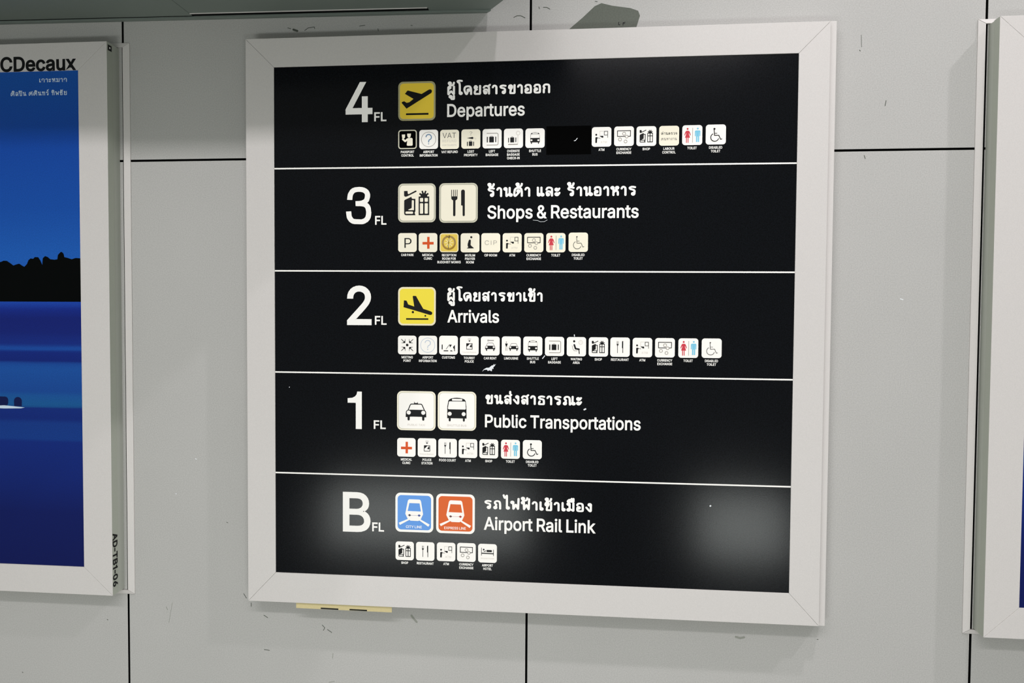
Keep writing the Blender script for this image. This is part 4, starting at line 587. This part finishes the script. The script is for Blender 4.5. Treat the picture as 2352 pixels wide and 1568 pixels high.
        for sx in (-1, 1):
            for sy in (-1, 1):
                t = lambda u, v: (0.5 + sx * u, 0.5 + sy * v)
                F.line([t(0.32, 0.31), t(0.13, 0.13)], 0.03, round_=False); F.poly([t(0.11, 0.11), t(0.13, 0.23), t(0.24, 0.12)])
                F.line([t(0.11, 0.31), t(0.115, 0.12)], 0.018); F.line([t(0.3, 0.11), t(0.12, 0.115)], 0.018)
        add(F, 'arrows', BLACK)
    elif kind == 'customs':
        q = px(1063, 419, 105, 420); F = Flat()
        F.poly(q((1121, 305), (1142, 300), (1142, 408), (1121, 408))); F.line(q((1220, 402), (1288, 308), (1345, 308)), 0.022, round_=False)
        F.poly(q((1290, 302), (1348, 302), (1310, 365))); F.poly(q((1372, 358), (1417, 305), (1417, 446), (1402, 446), (1400, 405)))
        F.poly(q((1165, 430), (1268, 430), (1268, 450), (1165, 450))); F.poly(q((1314, 430), (1350, 430), (1368, 450), (1314, 450))); add(F, 'inspected_bag')
    elif kind == 'police':
        q = px(1530, 418, 115, 425); F = Flat()
        F.line(q((1708, 180), (1775, 180)), 0.014); F.poly(q((1715, 210), (1768, 210), (1742, 242)))
        F.line(q((1678, 280), (1805, 280), (1805, 405), (1678, 405)), 0.028, closed=True)
        F.poly(q((1675, 275), (1760, 275), (1692, 345), (1675, 330))); F.poly(q((1745, 352), (1790, 285), (1796, 360), (1770, 362))); add(F, 'officer')
        out.append(words('Tourist Police' if row == 2 else 'Police Station', 0.12, 0.86, 0.13, 0.06, -6, s=s, m=FAINT))
    elif kind == 'rentcar':
        add(car(0.5, 0.48, 1.0, 0.014), 'car')
        F = Flat(); F.line([(0.42, 0.79), (0.68, 0.79)], 0.028); F.ring(0.39, 0.79, 0.035, 0.016); add(F, 'key', SOFT)
    elif kind == 'limousine':
        add(car(0.63, 0.47, 0.92, 0.014), 'car')
        F = Flat(); F.poly([(0.18, 0.63), (0.315, 0.63), (0.3, 0.56), (0.27, 0.47), (0.225, 0.47), (0.195, 0.56)]); add(F, 'driver')
        F = Flat(); F.dot(0.245, 0.7, 0.03); F.line([(0.215, 0.46), (0.21, 0.26)], 0.02); F.line([(0.275, 0.46), (0.28, 0.26)], 0.02); add(F, 'driver_legs', GREYLINE)
    elif kind == 'waiting':
        q = px(1738, 467, 95, 470); F = Flat(); c = q((1917, 198))[0]; F.dot(c[0], c[1], 0.057)
        F.line(q((1920, 285), (1950, 378), (2035, 392)), 0.085); F.line(q((2032, 392), (2042, 498)), 0.045); add(F, 'seated_figure')
        F = Flat(); F.line(q((1868, 305), (1890, 390), (1920, 428), (1990, 434)), 0.022); add(F, 'chair', GREYLINE)
        c = q((2075, 222))[0]; F = Flat(); F.ring(c[0], c[1], 0.1, 0.018); F.line([c, (c[0], c[1] + 0.06)], 0.012); F.line([c, (c[0] + 0.04, c[1])], 0.012); add(F, 'clock', FAINT)
    elif kind == 'restaurant': add(small_cutlery(True), 'cutlery')
    elif kind == 'hotel':
        q = px(1680, 360, 1055, 360); F = Flat()
        F.line(q((1745, 1135), (1745, 1278)), 0.026); F.line(q((1977, 1165), (1977, 1278)), 0.026); F.line(q((1745, 1236), (1977, 1238)), 0.05, round_=False)
        F.poly(q(*rrect(1840, 1945, 1170, 1208, 14))); c = q((1787, 1165))[0]; F.dot(c[0], c[1], 0.045); F.line(q((1790, 1200), (1815, 1200), (1826, 1180)), 0.03); add(F, 'bed')
        out.append(words('Airport Hotel', 0.14, 0.86, 0.2, 0.07, -6, s=s, m=FAINT))
    _cache[key] = out
    return out

TILE_MESH = Flat().poly(rrect(-SS / 2, SS / 2, -SS / 2, SS / 2, 0.0058)).build('pictogram_tile', lambda x, y: x, lambda x, y: y, 0, -0.0005)
def tile_mesh(m):
    me = TILE_MESH.copy(); me.name = 'pictogram_tile'; me.materials.clear(); me.materials.append(m); return me
TM = {k: tile_mesh(m) for k, m in (('white', TILE), ('cream', CREAM), ('black', PATCH), ('gold', YRIM2))}
NAMES = {'passport': 'black passport control tile with a white officer', 'info': 'white airport information tile with a question mark in a ring', 'vat': 'cream VAT refund tile', 'lost': 'cream lost property tile with umbrella and suitcase', 'baggage': 'white left baggage tile with a suitcase', 'oversize': 'white oversize baggage tile with a suitcase on a scale', 'bus': 'small white shuttle bus tile', 'atm': 'white cash machine tile', 'currency': 'white currency exchange tile with banknote and coins', 'shop': 'small white shop tile with boot and gift', 'labour': 'cream labour control tile with Thai words', 'toilet': 'white toilet tile with red woman and blue man', 'wheel': 'white disabled toilet tile with a wheelchair', 'parking': 'white car park tile with a black P', 'clinic': 'white medical clinic tile with an orange cross', 'monk': 'yellow tile with a white wheel', 'prayer': 'white prayer room tile with a kneeling figure', 'cip': 'white tile with grey letters CIP', 'meeting': 'white meeting point tile with four arrows', 'customs': 'white customs tile with an inspected bag', 'police': 'white police tile', 'rentcar': 'white car rent tile', 'limousine': 'white limousine tile with driver and car', 'waiting': 'white waiting area tile with a seated figure', 'restaurant': 'small white fork and knife tile', 'hotel': 'white airport hotel tile with a bed'}
CAP = {'passport': 'PASSPORT/CONTROL', 'info': 'AIRPORT/INFORMATION', 'vat': 'VAT REFUND', 'lost': 'LOST/PROPERTY', 'baggage': 'LEFT/BAGGAGE', 'oversize': 'OVERSIZE/BAGGAGE/CHECK-IN', 'bus': 'SHUTTLE/BUS', 'atm': 'ATM', 'currency': 'CURRENCY/EXCHANGE', 'shop': 'SHOP', 'labour': 'LABOUR/CONTROL', 'toilet': 'TOILET', 'wheel': 'DISABLED/TOILET', 'parking': 'CAR PARK', 'clinic': 'MEDICAL/CLINIC', 'monk': 'RECEPTION/ROOM FOR/BUDDHIST MONKS', 'prayer': 'MUSLIM/PRAYER/ROOM', 'cip': 'CIP ROOM', 'meeting': 'MEETING/POINT', 'customs': 'CUSTOMS', 'police': 'TOURIST/POLICE', 'rentcar': 'CAR RENT', 'limousine': 'LIMOUSINE', 'waiting': 'WAITING/AREA', 'restaurant': 'RESTAURANT', 'hotel': 'AIRPORT/HOTEL'}
ROWS = [
 (4, 'passport info vat lost baggage oversize bus atm currency shop labour toilet wheel', (-250.8, -206.3, -162.6, -118.3, -74.4, -30.4, 13.8, 148.4, 193.3, 237.8, 282.7, 328.2, 374.3), (385.8, 385.3, 384.6, 384.7, 384.6, 384.5, 384.2, 384.5, 385.0, 384.5, 384.5, 385.0, 385.4)),
 (3, 'parking clinic monk prayer cip atm currency toilet wheel', (-250.6, -207.2, -162.8, -119.0, -76.0, -31.7, 12.9, 57.9, 103.5), (173.2, 173.0, 172.6, 172.3, 172.3, 172.2, 172.1, 172.0, 172.7)),
 (2, 'meeting info customs police rentcar limousine bus baggage waiting shop restaurant atm currency toilet wheel', (-250.7, -207.0, -163.3, -119.6, -75.9, -32.3, 12.3, 57.0, 101.6, 146.3, 190.0, 234.9, 279.9, 326.3, 372.4), (-39.9, -39.8, -39.4, -40.0, -40.1, -39.7, -39.6, -39.6, -39.8, -39.8, -39.8, -40.2, -40.2, -40.4, -40.2)),
 (1, 'clinic police restaurant atm shop toilet wheel', (-252.1, -208.2, -164.5, -121.5, -77.8, -32.6, 12.8), (-254.7, -254.4, -254.3, -254.2, -253.9, -253.7, -253.3)),
 (0, 'shop restaurant atm currency hotel', (-255.3, -211.3, -166.8, -123.8, -79.3), (-474.0, -473.6, -473.0, -472.5, -472.8))]
_first = {}
def caption(kind, row, t):
    txt = CAP[kind]
    if kind == 'police' and row == 1: txt = 'POLICE/STATION'
    if kind == 'restaurant' and row == 1: txt = 'FOOD COURT'
    key = txt
    if key not in _first:
        F = Flat(); z = -SS / 2 - 0.0082
        for k, l in enumerate(txt.split('/')):
            T = Flat(); T.polys = text_polys(l, 20, 10)
            xs = [p[0] for o, _ in T.polys for p in o]; a, b = min(xs), max(xs); wdt = (b - a) * 0.0000077
            for o, hs in T.polys:
                f = lambda p: ((p[0] - (a + b) / 2) * 0.0000077, z + p[1] * 0.0000092)
                F.poly([f(p) for p in o], *[[f(p) for p in h] for h in hs])
            z -= 0.0072
        _first[key] = F.build('caption', lambda x, y: x, lambda x, y: y, 0, -0.0003)
    put('caption', _first[key], LETTER, t)
for row, kinds, xs, zs in ROWS:
    for kind, cx, cz in zip(kinds.split(), xs, zs):
        tone = 'black' if kind == 'passport' else 'gold' if kind == 'monk' else 'cream' if (kind in ('vat', 'lost', 'labour') or row == 3) else 'white'
        t = put('pictogram_tile', TM[tone], None, sign, NAMES[kind]); t.location = (X(cx), YF, Z(cz))
        for n, me, m in symbols(kind, row):
            o = put(n, me, m, t); o.location = (0, -0.0005, 0)
        caption(kind, row, t)
# ---- the eight large tiles
def big(label, x0, x1, z0, z1, rim, line, field, parts, margin=0.045):
    wx, wz = x1 - x0, z1 - z0
    fx = lambda x, y: (x - 0.5) * wx / 1000; fy = lambda x, y: (y - 0.5) * wz / 1000
    t = put('pictogram_tile', Flat().poly(rrect(0, 1, 0, 1, 0.13, 8)).build('pictogram_tile', fx, fy, 0, -0.0005), rim, sign, label)
    t.location = (X((x0 + x1) / 2), YF, Z((z0 + z1) / 2))
    if line is not None:
        put('rim_line', Flat().poly(rrect(margin - 0.014, 1.014 - margin, margin - 0.014, 1.014 - margin, 0.105, 8)).build('rim_line', fx, fy, -0.0005, -0.0006), line, t)
    put('colour_field', Flat().poly(rrect(margin, 1 - margin, margin, 1 - margin, 0.095, 8)).build('colour_field', fx, fy, -0.0005, -0.0007), field, t)
    for n, F, m in parts:
        put(n, F.build(n, fx, fy, -0.0007, -0.001), m, t)
def wd_(txt, x0, x1, y, cap, bold, track=0):
    F = Flat(); F.polys = text_polys(txt, bold, track); xs = [p[0] for o, _ in F.polys for p in o]; a, b = min(xs), max(xs); k = (x1 - x0) / (b - a); q = cap / 509
    G = Flat(); G.polys = [([(x0 + (u - a) * k, y + v * q) for u, v in o], [[(x0 + (u - a) * k, y + v * q) for u, v in h] for h in hs]) for o, hs in F.polys]
    return G
big('large yellow tile with a plane taking off', -270.5, -192.2, 424.2, 504.2, YRIM, RIMLINE, YELLOW4, [('plane', departing(), BLACK)])
big('large cream tile with pipe, boot and gift', -270.5, -191.1, 214.9, 295.0, RIM, RIMLINE, CREAM, [('shopping', shop(False), BLACK)])
big('large cream tile with fork and knife', -183.8, -103.4, 213.8, 295.0, RIM, RIMLINE, CREAM, [('cutlery', cutlery(False), BLACK)])
big('large yellow tile with a plane landing', -270.2, -190.4, 1.0, 81.0, YRIM2, None, YELLOW2, [('plane', arriving(), BLACK)])
big('large white public taxi tile', -272.2, -190.0, -218.5, -136.3, CREAM, RIM, TILE, [('taxi', car(0.494, 0.494, 1.0, 0.022, True), BLACK), ('lettering', wd_('PUBLIC TAXI', 0.28, 0.72, 0.12, 0.045, -4), FAINT)])
big('large white shuttle bus tile', -185.6, -104.5, -216.9, -135.6, CREAM, RIM, TILE, [('bus', bus(0.5, 0.534, 1.0), BLACK), ('lettering', wd_('SHUTTLE BUS', 0.25, 0.75, 0.105, 0.05, -2), FAINT)])
for lab, x0, x1, z0, z1, fm, lm, tx_, a in (('large blue city line tile with a white train', -275.4, -194.2, -433.6, -350.8, BLUE, LIGHTDARK, 'CITY LINE', 0.28), ('large orange express line tile with a white train', -188.1, -106.4, -433.4, -350.4, ORANGE, LIGHTRED, 'EXPRESS LINE', 0.21)):
    f, g = train(fm)
    big(lab, x0, x1, z0, z1, TILE, None, fm, [('train', f, TILE), ('lights', g, lm), ('lettering', wd_(tx_, a, 1 - a - 0.02, 0.105, 0.062, 10, 10), TILE)], margin=0.06)
# ---- blanked-out pictograms and the chips in the black face
put('cover_patch', slab('cover_patch', X(36.9), X(127.5), Z(350.4), Z(407.6), YF - 0.0006, YF), PATCH, sign, 'matt black sticker covering two pictograms')
CH = [([(93.5, 377.4), (96.2, 378.2), (99.6, 382.5)], 1.3, -0.0006), ([(10.7, 218.2), (20.5, 217.2), (25.9, 214.6), (33.9, 214.9), (40.1, 218.4)], 0.7, 0), ([(36.9, -59.3), (32.5, -64.7)], 1.8, 0), ([(118.5, -168.6), (121.5, -167.2)], 3.0, 0), ([(374.4, -359.4), (374.8, -359.0)], 3.2, 0), ([(-505.9, -132.2), (-505.6, -132.0)], 1.6, 0), ([(97.5, -18.5), (97.2, -15.5)], 1.8, 0)]
for pts, wd, y in CH:
    put('chip', Flat().line(pts, wd).build('chip', lambda x, y_: X(x), lambda x, y_: Z(y_), YF + y, YF + y - 0.0002), CHIP, sign)
put('chip', Flat().poly([(-92.5, -93.5), (-89, -88.5), (-84, -85.5), (-78, -85), (-72.5, -80.5), (-69.5, -80), (-68, -77), (-67, -79.5), (-63.5, -77), (-66.5, -81.5), (-69.5, -84.5), (-68.5, -87.5), (-71.5, -87), (-72.5, -92.5), (-77, -90.5), (-81, -92), (-82, -89.5), (-88, -89.5)]).build('chip', lambda x, y_: X(x), lambda x, y_: Z(y_), YF, YF - 0.0002), CHIP, sign)

# ------------------------------------------------------------------ the two advertisement boxes
def poster_material():
    m = bpy.data.materials.new('poster print'); m.use_nodes = True; nt = m.node_tree; b = nt.nodes['Principled BSDF']
    tc = nt.nodes.new('ShaderNodeTexCoord'); sp = nt.nodes.new('ShaderNodeSeparateXYZ'); nt.links.new(tc.outputs['Object'], sp.inputs[0])
    mp = nt.nodes.new('ShaderNodeMapping'); mp.inputs['Scale'].default_value = (1.2, 1, 26); nt.links.new(tc.outputs['Object'], mp.inputs[0])
    no = nt.nodes.new('ShaderNodeTexNoise'); no.inputs['Scale'].default_value = 1.6; no.inputs['Detail'].default_value = 3; nt.links.new(mp.outputs[0], no.inputs['Vector'])
    nz = nt.nodes.new('ShaderNodeMath'); nz.operation = 'MULTIPLY_ADD'; nz.inputs[1].default_value = 0.016; nz.inputs[2].default_value = -0.008; nt.links.new(no.outputs['Fac'], nz.inputs[0])
    ad = nt.nodes.new('ShaderNodeMath'); nt.links.new(sp.outputs['Z'], ad.inputs[0]); nt.links.new(nz.outputs[0], ad.inputs[1])
    mr = nt.nodes.new('ShaderNodeMapRange'); mr.inputs['From Min'].default_value = B0 - 0.54; mr.inputs['From Max'].default_value = B0 + 0.546; nt.links.new(ad.outputs[0], mr.inputs['Value'])
    cr = nt.nodes.new('ShaderNodeValToRGB'); e = cr.color_ramp.elements
    stops = POSTER_STOPS
    f = lambda z: (z + 540) / 1086
    e[0].position = f(stops[0][0]); e[0].color = rgb(*stops[0][1]); e[1].position = f(stops[-1][0]); e[1].color = rgb(*stops[-1][1])
    for z, c in stops[1:-1]:
        q = e.new(f(z)); q.color = rgb(*c)
    nt.links.new(mr.outputs[0], cr.inputs['Fac'])
    n2 = nt.nodes.new('ShaderNodeTexNoise'); n2.inputs['Scale'].default_value = 500; nt.links.new(tc.outputs['Object'], n2.inputs['Vector'])
    m2 = nt.nodes.new('ShaderNodeMapRange'); m2.inputs['From Min'].default_value = 0.3; m2.inputs['From Max'].default_value = 0.7; m2.inputs['To Min'].default_value = 0.85; m2.inputs['To Max'].default_value = 1.15; nt.links.new(n2.outputs['Fac'], m2.inputs['Value'])
    v = nt.nodes.new('ShaderNodeVectorMath'); v.operation = 'SCALE'; nt.links.new(cr.outputs['Color'], v.inputs[0]); nt.links.new(m2.outputs[0], v.inputs['Scale'])
    nt.links.new(v.outputs[0], b.inputs['Base Color']); b.inputs['Roughness'].default_value = 0.45; b.inputs['Specular IOR Level'].default_value = 0.15
    return m
POSTER_STOPS = [(-540, (10, 22, 84)), (-420, (11, 26, 92)), (-345, (13, 36, 112)), (-262, (14, 42, 124)), (-255, (17, 58, 136)), (-220, (18, 56, 134)), (-212, (13, 40, 120)), (-188, (15, 44, 124)), (-182, (22, 88, 148)), (-160, (24, 84, 154)), (-150, (22, 72, 150)), (-100, (24, 80, 160)), (-88, (22, 70, 152)), (-82, (13, 36, 118)), (-62, (14, 40, 126)), (-55, (24, 80, 168)), (-46, (18, 44, 130)), (-20, (16, 34, 116)), (10, (15, 32, 114)), (30, (17, 42, 136)), (45, (24, 66, 168)), (46.5, (24, 72, 170)), (140, (27, 92, 182)), (250, (18, 78, 168)), (400, (15, 70, 162)), (546, (24, 86, 174))]
PRINT = poster_material()

def light_box(label, x0, x1, z0, z1, ix0, ix1, iz0, iz1, a, b):
    t = thing('advertising_light_box', label, 'advertisement', (0, 0, EYE + z0 / 1000), 'advertisement light boxes on the grey wall')
    zz = lambda mm: (mm - z0) / 1000
    r = frame_rails(t, X(x0), X(x1), zz(z0), zz(z1), X(ix0), X(ix1), zz(iz0), zz(iz1), -D, -D + 0.0215, FRAME)
    for o in r.values():                                    # the sides of the frame are bare extrusion
        o.data.materials.append(SIDE)
        for f in o.data.polygons:
            if abs(f.normal.x) > 0.98: f.material_index = 1
    put('casing', slab('casing', X(x0 + 0.8), X(x1 - 0.8), zz(z0 + 0.8), zz(z1 - 0.8), -0.0222, 0.0, bevel=0.0005), CASING, t)
    pz = zz(-B0 * 1000)
    pm = slab('poster', X(ix0 - 1), X(ix1 + 1), -0.0, 1.0, 0, 1)
    pm = slab('poster', X(ix0 - 1), X(ix1 + 1), B0 + (iz0 - 1) / 1000, B0 + (iz1 + 1) / 1000, -D + 0.0025, -D + 0.005)
    p = put('poster', pm, PRINT, t, 'blue seascape poster'); p.location = (0, 0, pz)
    # surround trim on the wall, mitred at its corners, thicker towards the casing
    c, e = 1.2, 10.5
    O = [(x0 - b, z0 - e), (x1 + b, z0 - e), (x1 + b, z1 + e), (x0 - b, z1 + e)]; I = [(x0 - a, z0 - c), (x1 + a, z0 - c), (x1 + a, z1 + c), (x0 - a, z1 + c)]
    for k in range(4):
        o0, o1, i0, i1 = O[k], O[(k + 1) % 4], I[k], I[(k + 1) % 4]
        u = Vector((o1[0] - o0[0], o1[1] - o0[1])).normalized() * 0.45
        q = [(o0[0] + u.x, o0[1] + u.y), (o1[0] - u.x, o1[1] - u.y), (i1[0] - u.x, i1[1] - u.y), (i0[0] + u.x, i0[1] + u.y)]
        vs = [(X(x), y, zz(z)) for (x, z), y in zip(q, (-0.0022, -0.0022, -0.0050, -0.0050))] + [(X(x), -0.0001, zz(z)) for x, z in q]
        put('surround_trim', mesh('surround_trim', vs, [(0, 1, 2, 3), (7, 6, 5, 4), (0, 4, 5, 1), (1, 5, 6, 2), (2, 6, 7, 3), (3, 7, 4, 0)], bevel=0.0004), FRAME, t)
    return t, r, p
left, lr, lp = light_box('left advertisement light box with a blue seascape poster and a code on its side', -2105, -908.4, -597.5, 605.4, -2040, -974.5, -536.2, 545.8, 10.6, 24.8)
right, rr, rp = light_box('right advertisement light box beyond the directory, only its silver left edge in view', 902.8, 2100, -602.4, 600.5, 967.4, 2040, -541, 540, 6.2, 19.6)
zl = lambda mm: (mm + 597.5) / 1000
W_ = 'white print on poster'
PW = mat(W_, (205, 222, 238), 0.5, 0.2)
PP = lambda n, F, m, h=0.0001: put(n, F.build(n, lambda x, y: X(x), lambda x, y: y / 1000 + B0, -D + 0.0025, -D + 0.0025 - h), m, lp)
HILLS = [(-2041, 90), (-1900, 120), (-1700, 150), (-1500, 135), (-1300, 140), (-1215, 128), (-1162, 134), (-1156, 136.5), (-1148, 136), (-1140, 131), (-1133, 126), (-1127, 128), (-1119, 130), (-1113, 126), (-1107, 123), (-1101, 129), (-1097, 138), (-1092, 141.5), (-1086, 140.5), (-1082, 144.5), (-1074, 144), (-1069, 136.7), (-1065, 127), (-1063.5, 142), (-1058, 146.5), (-1052, 144.5), (-1046, 139.5), (-1036, 138.6), (-1029.5, 139.5), (-1028, 149), (-1023, 154), (-1020, 156), (-1015, 152), (-1013, 144), (-1005, 142.3), (-996, 139.5), (-987, 142.3), (-973, 141.3), (-973, 47), (-2041, 46)]
PP('printed_hills', Flat().poly(HILLS), mat('black green print', (4, 6, 6), 0.8, 0.05))
PP('printed_boat', Flat().poly(arc(-1127, -173, 9.5, -10, 190, 14)+[(-1136, -184), (-1118, -184)]).poly(rrect(-1190, -1150, -184, -163, 8)), mat('boat shadow print', (10, 22, 74), 0.5, 0.15))
PP('printed_glint', Flat().poly([(-1200, -184.5), (-1160, -182.5), (-1140, -184), (-1111, -186.5), (-1120, -188.5), (-1160, -189.5), (-1200, -188)]), PW, 0.0002)
for t_, a, b, zb, cap in (('เกาะหมาก', -1065.9, -1002.1, 521.9, 8.6), ('ศิลปิน ศศินทร์ ทิพชัย', -1133.0, -1002.5, 494.0, 8.6)):
    put('lettering', thai_mesh('lettering', t_, X(a), X(b), zb / 1000 + B0, cap / 1000, -D + 0.0025, -D + 0.0023, thin=-28), PW, lp)
put('lettering', text_mesh('lettering', 'JCDecaux', X(-1178), X(-978.5), zl(546.9), 0.0295, 509, -D, -D - 0.0003, bold=22), BLACK, lr['top'])
# code printed down the side of the left box
T = Flat(); T.polys = text_polys('AD-TB1-06', 32, 16); xs = [p[0] for o, _ in T.polys for p in o]; a, b = min(xs), max(xs); k = 0.1195 / (b - a)
me = T.build('lettering', lambda x, y: x, lambda x, y: y, 0.0, -0.00025)
for v in me.vertices:
    x, h, y = v.co
    v.co = (X(-908.4) - h, -D + 0.0030 + (y / 509) * 0.0150, zl(-460.5) - (x - a) * k)
put('lettering', me, BLACK, lr['right'])
put('corner_sticker', slab('corner_sticker', X(-908.4), X(-908.1), zl(588), zl(600), -D + 0.004, -D + 0.017), BLACK, lr['right'], 'small black sticker')
put('sticker_mark', slab('sticker_mark', X(-908.1), X(-907.9), zl(592.5), zl(596), -D + 0.009, -D + 0.012), LETTER, lr['right'])

# ------------------------------------------------------------------ tape under the directory
tp = thing('masking_tape', 'strip of beige masking tape with two black bars under the directory', 'tape', (X(-389), -D + 0.006, EYE - 0.6085))
q = lambda pts: [((x + 389) / 1000, (z + 608.5) / 1000) for x, z in pts]
put('strip', mesh('strip', *prism(q([(-494, -594.6), (-494, -608.2), (-284, -608.6), (-284, -594.6)]), 0.0, 0.0008)), TAPE, tp)
for a, b in ((-439.5, -400.8), (-376.3, -338.0)):
    put('black_bar', mesh('black_bar', *prism(q([(a, -605.0), (a, -607.8), (b, -608.2), (b, -605.4)]), -0.0003, 0.0)), BLACK, tp)

# ------------------------------------------------------------------ overhead bulkhead, top left
bh = thing('bulkhead', 'dark grey overhead bulkhead with a cut corner above the left advertisement', 'bulkhead', (-0.09, 0.0, EYE + 0.655))
bh.rotation_euler = (0, math.radians(0.52), 0)
def plan(name, pts, z0, z1, m, parent=None, bevel=0.0):
    n = len(pts); vs = [(x, y, z0) for x, y in pts] + [(x, y, z1) for x, y in pts]
    fs = [list(range(n)), list(range(2 * n - 1, n - 1, -1))] + [[i, (i + 1) % n, n + (i + 1) % n, n + i] for i in range(n)]
    return put(name, mesh(name, vs, fs, bevel), m, parent)
DEP = -0.58
SL = -0.030; SR = -0.016
plan('wall_angle', [(-2.3, -0.0005), (-0.002, -0.0005), (0.008, -0.012), (-2.3, -0.012)], 0.0, 0.05, SLAB, bh, 0.0006)
plan('body', [(-2.3, -0.0125), (0.009, -0.0125), (0.168, -0.25), (0.168, DEP), (-2.3, DEP)], 0.0085, 0.26, SLAB, bh)
plan('underside_panel', [(-2.3, -0.0200), (-0.6400, -0.0175), (-0.6400, DEP), (-2.3, DEP)], 0.003, 0.0082, SLAB, bh)
plan('underside_panel', [(-0.6390, SL), (-0.122, SL), (-0.122, DEP), (-0.6390, DEP)], 0.003, 0.0082, SLAB, bh)
plan('underside_panel', [(-0.122, -0.015), (0.010, -0.015), (0.17, -0.25), (0.17, DEP), (-0.122, DEP)], 0.003, 0.0082, SLAB, bh)
plan('shadow_gap', [(-2.3, -0.0128), (-0.6385, -0.0128), (-0.6385, -0.0205), (-2.3, -0.0205)], 0.0034, 0.0040, GAP, bh)
plan('slot', [(-0.6385, -0.030), (-0.1225, -0.030), (-0.1225, -0.0141), (-0.6385, -0.0141)], 0.0034, 0.0040, GAP, bh)
plan('slot_lip', [(-0.6385, -0.0315), (-0.1225, -0.0315), (-0.1225, -0.0300), (-0.6385, -0.0300)], 0.0012, 0.003, FRAME, bh)
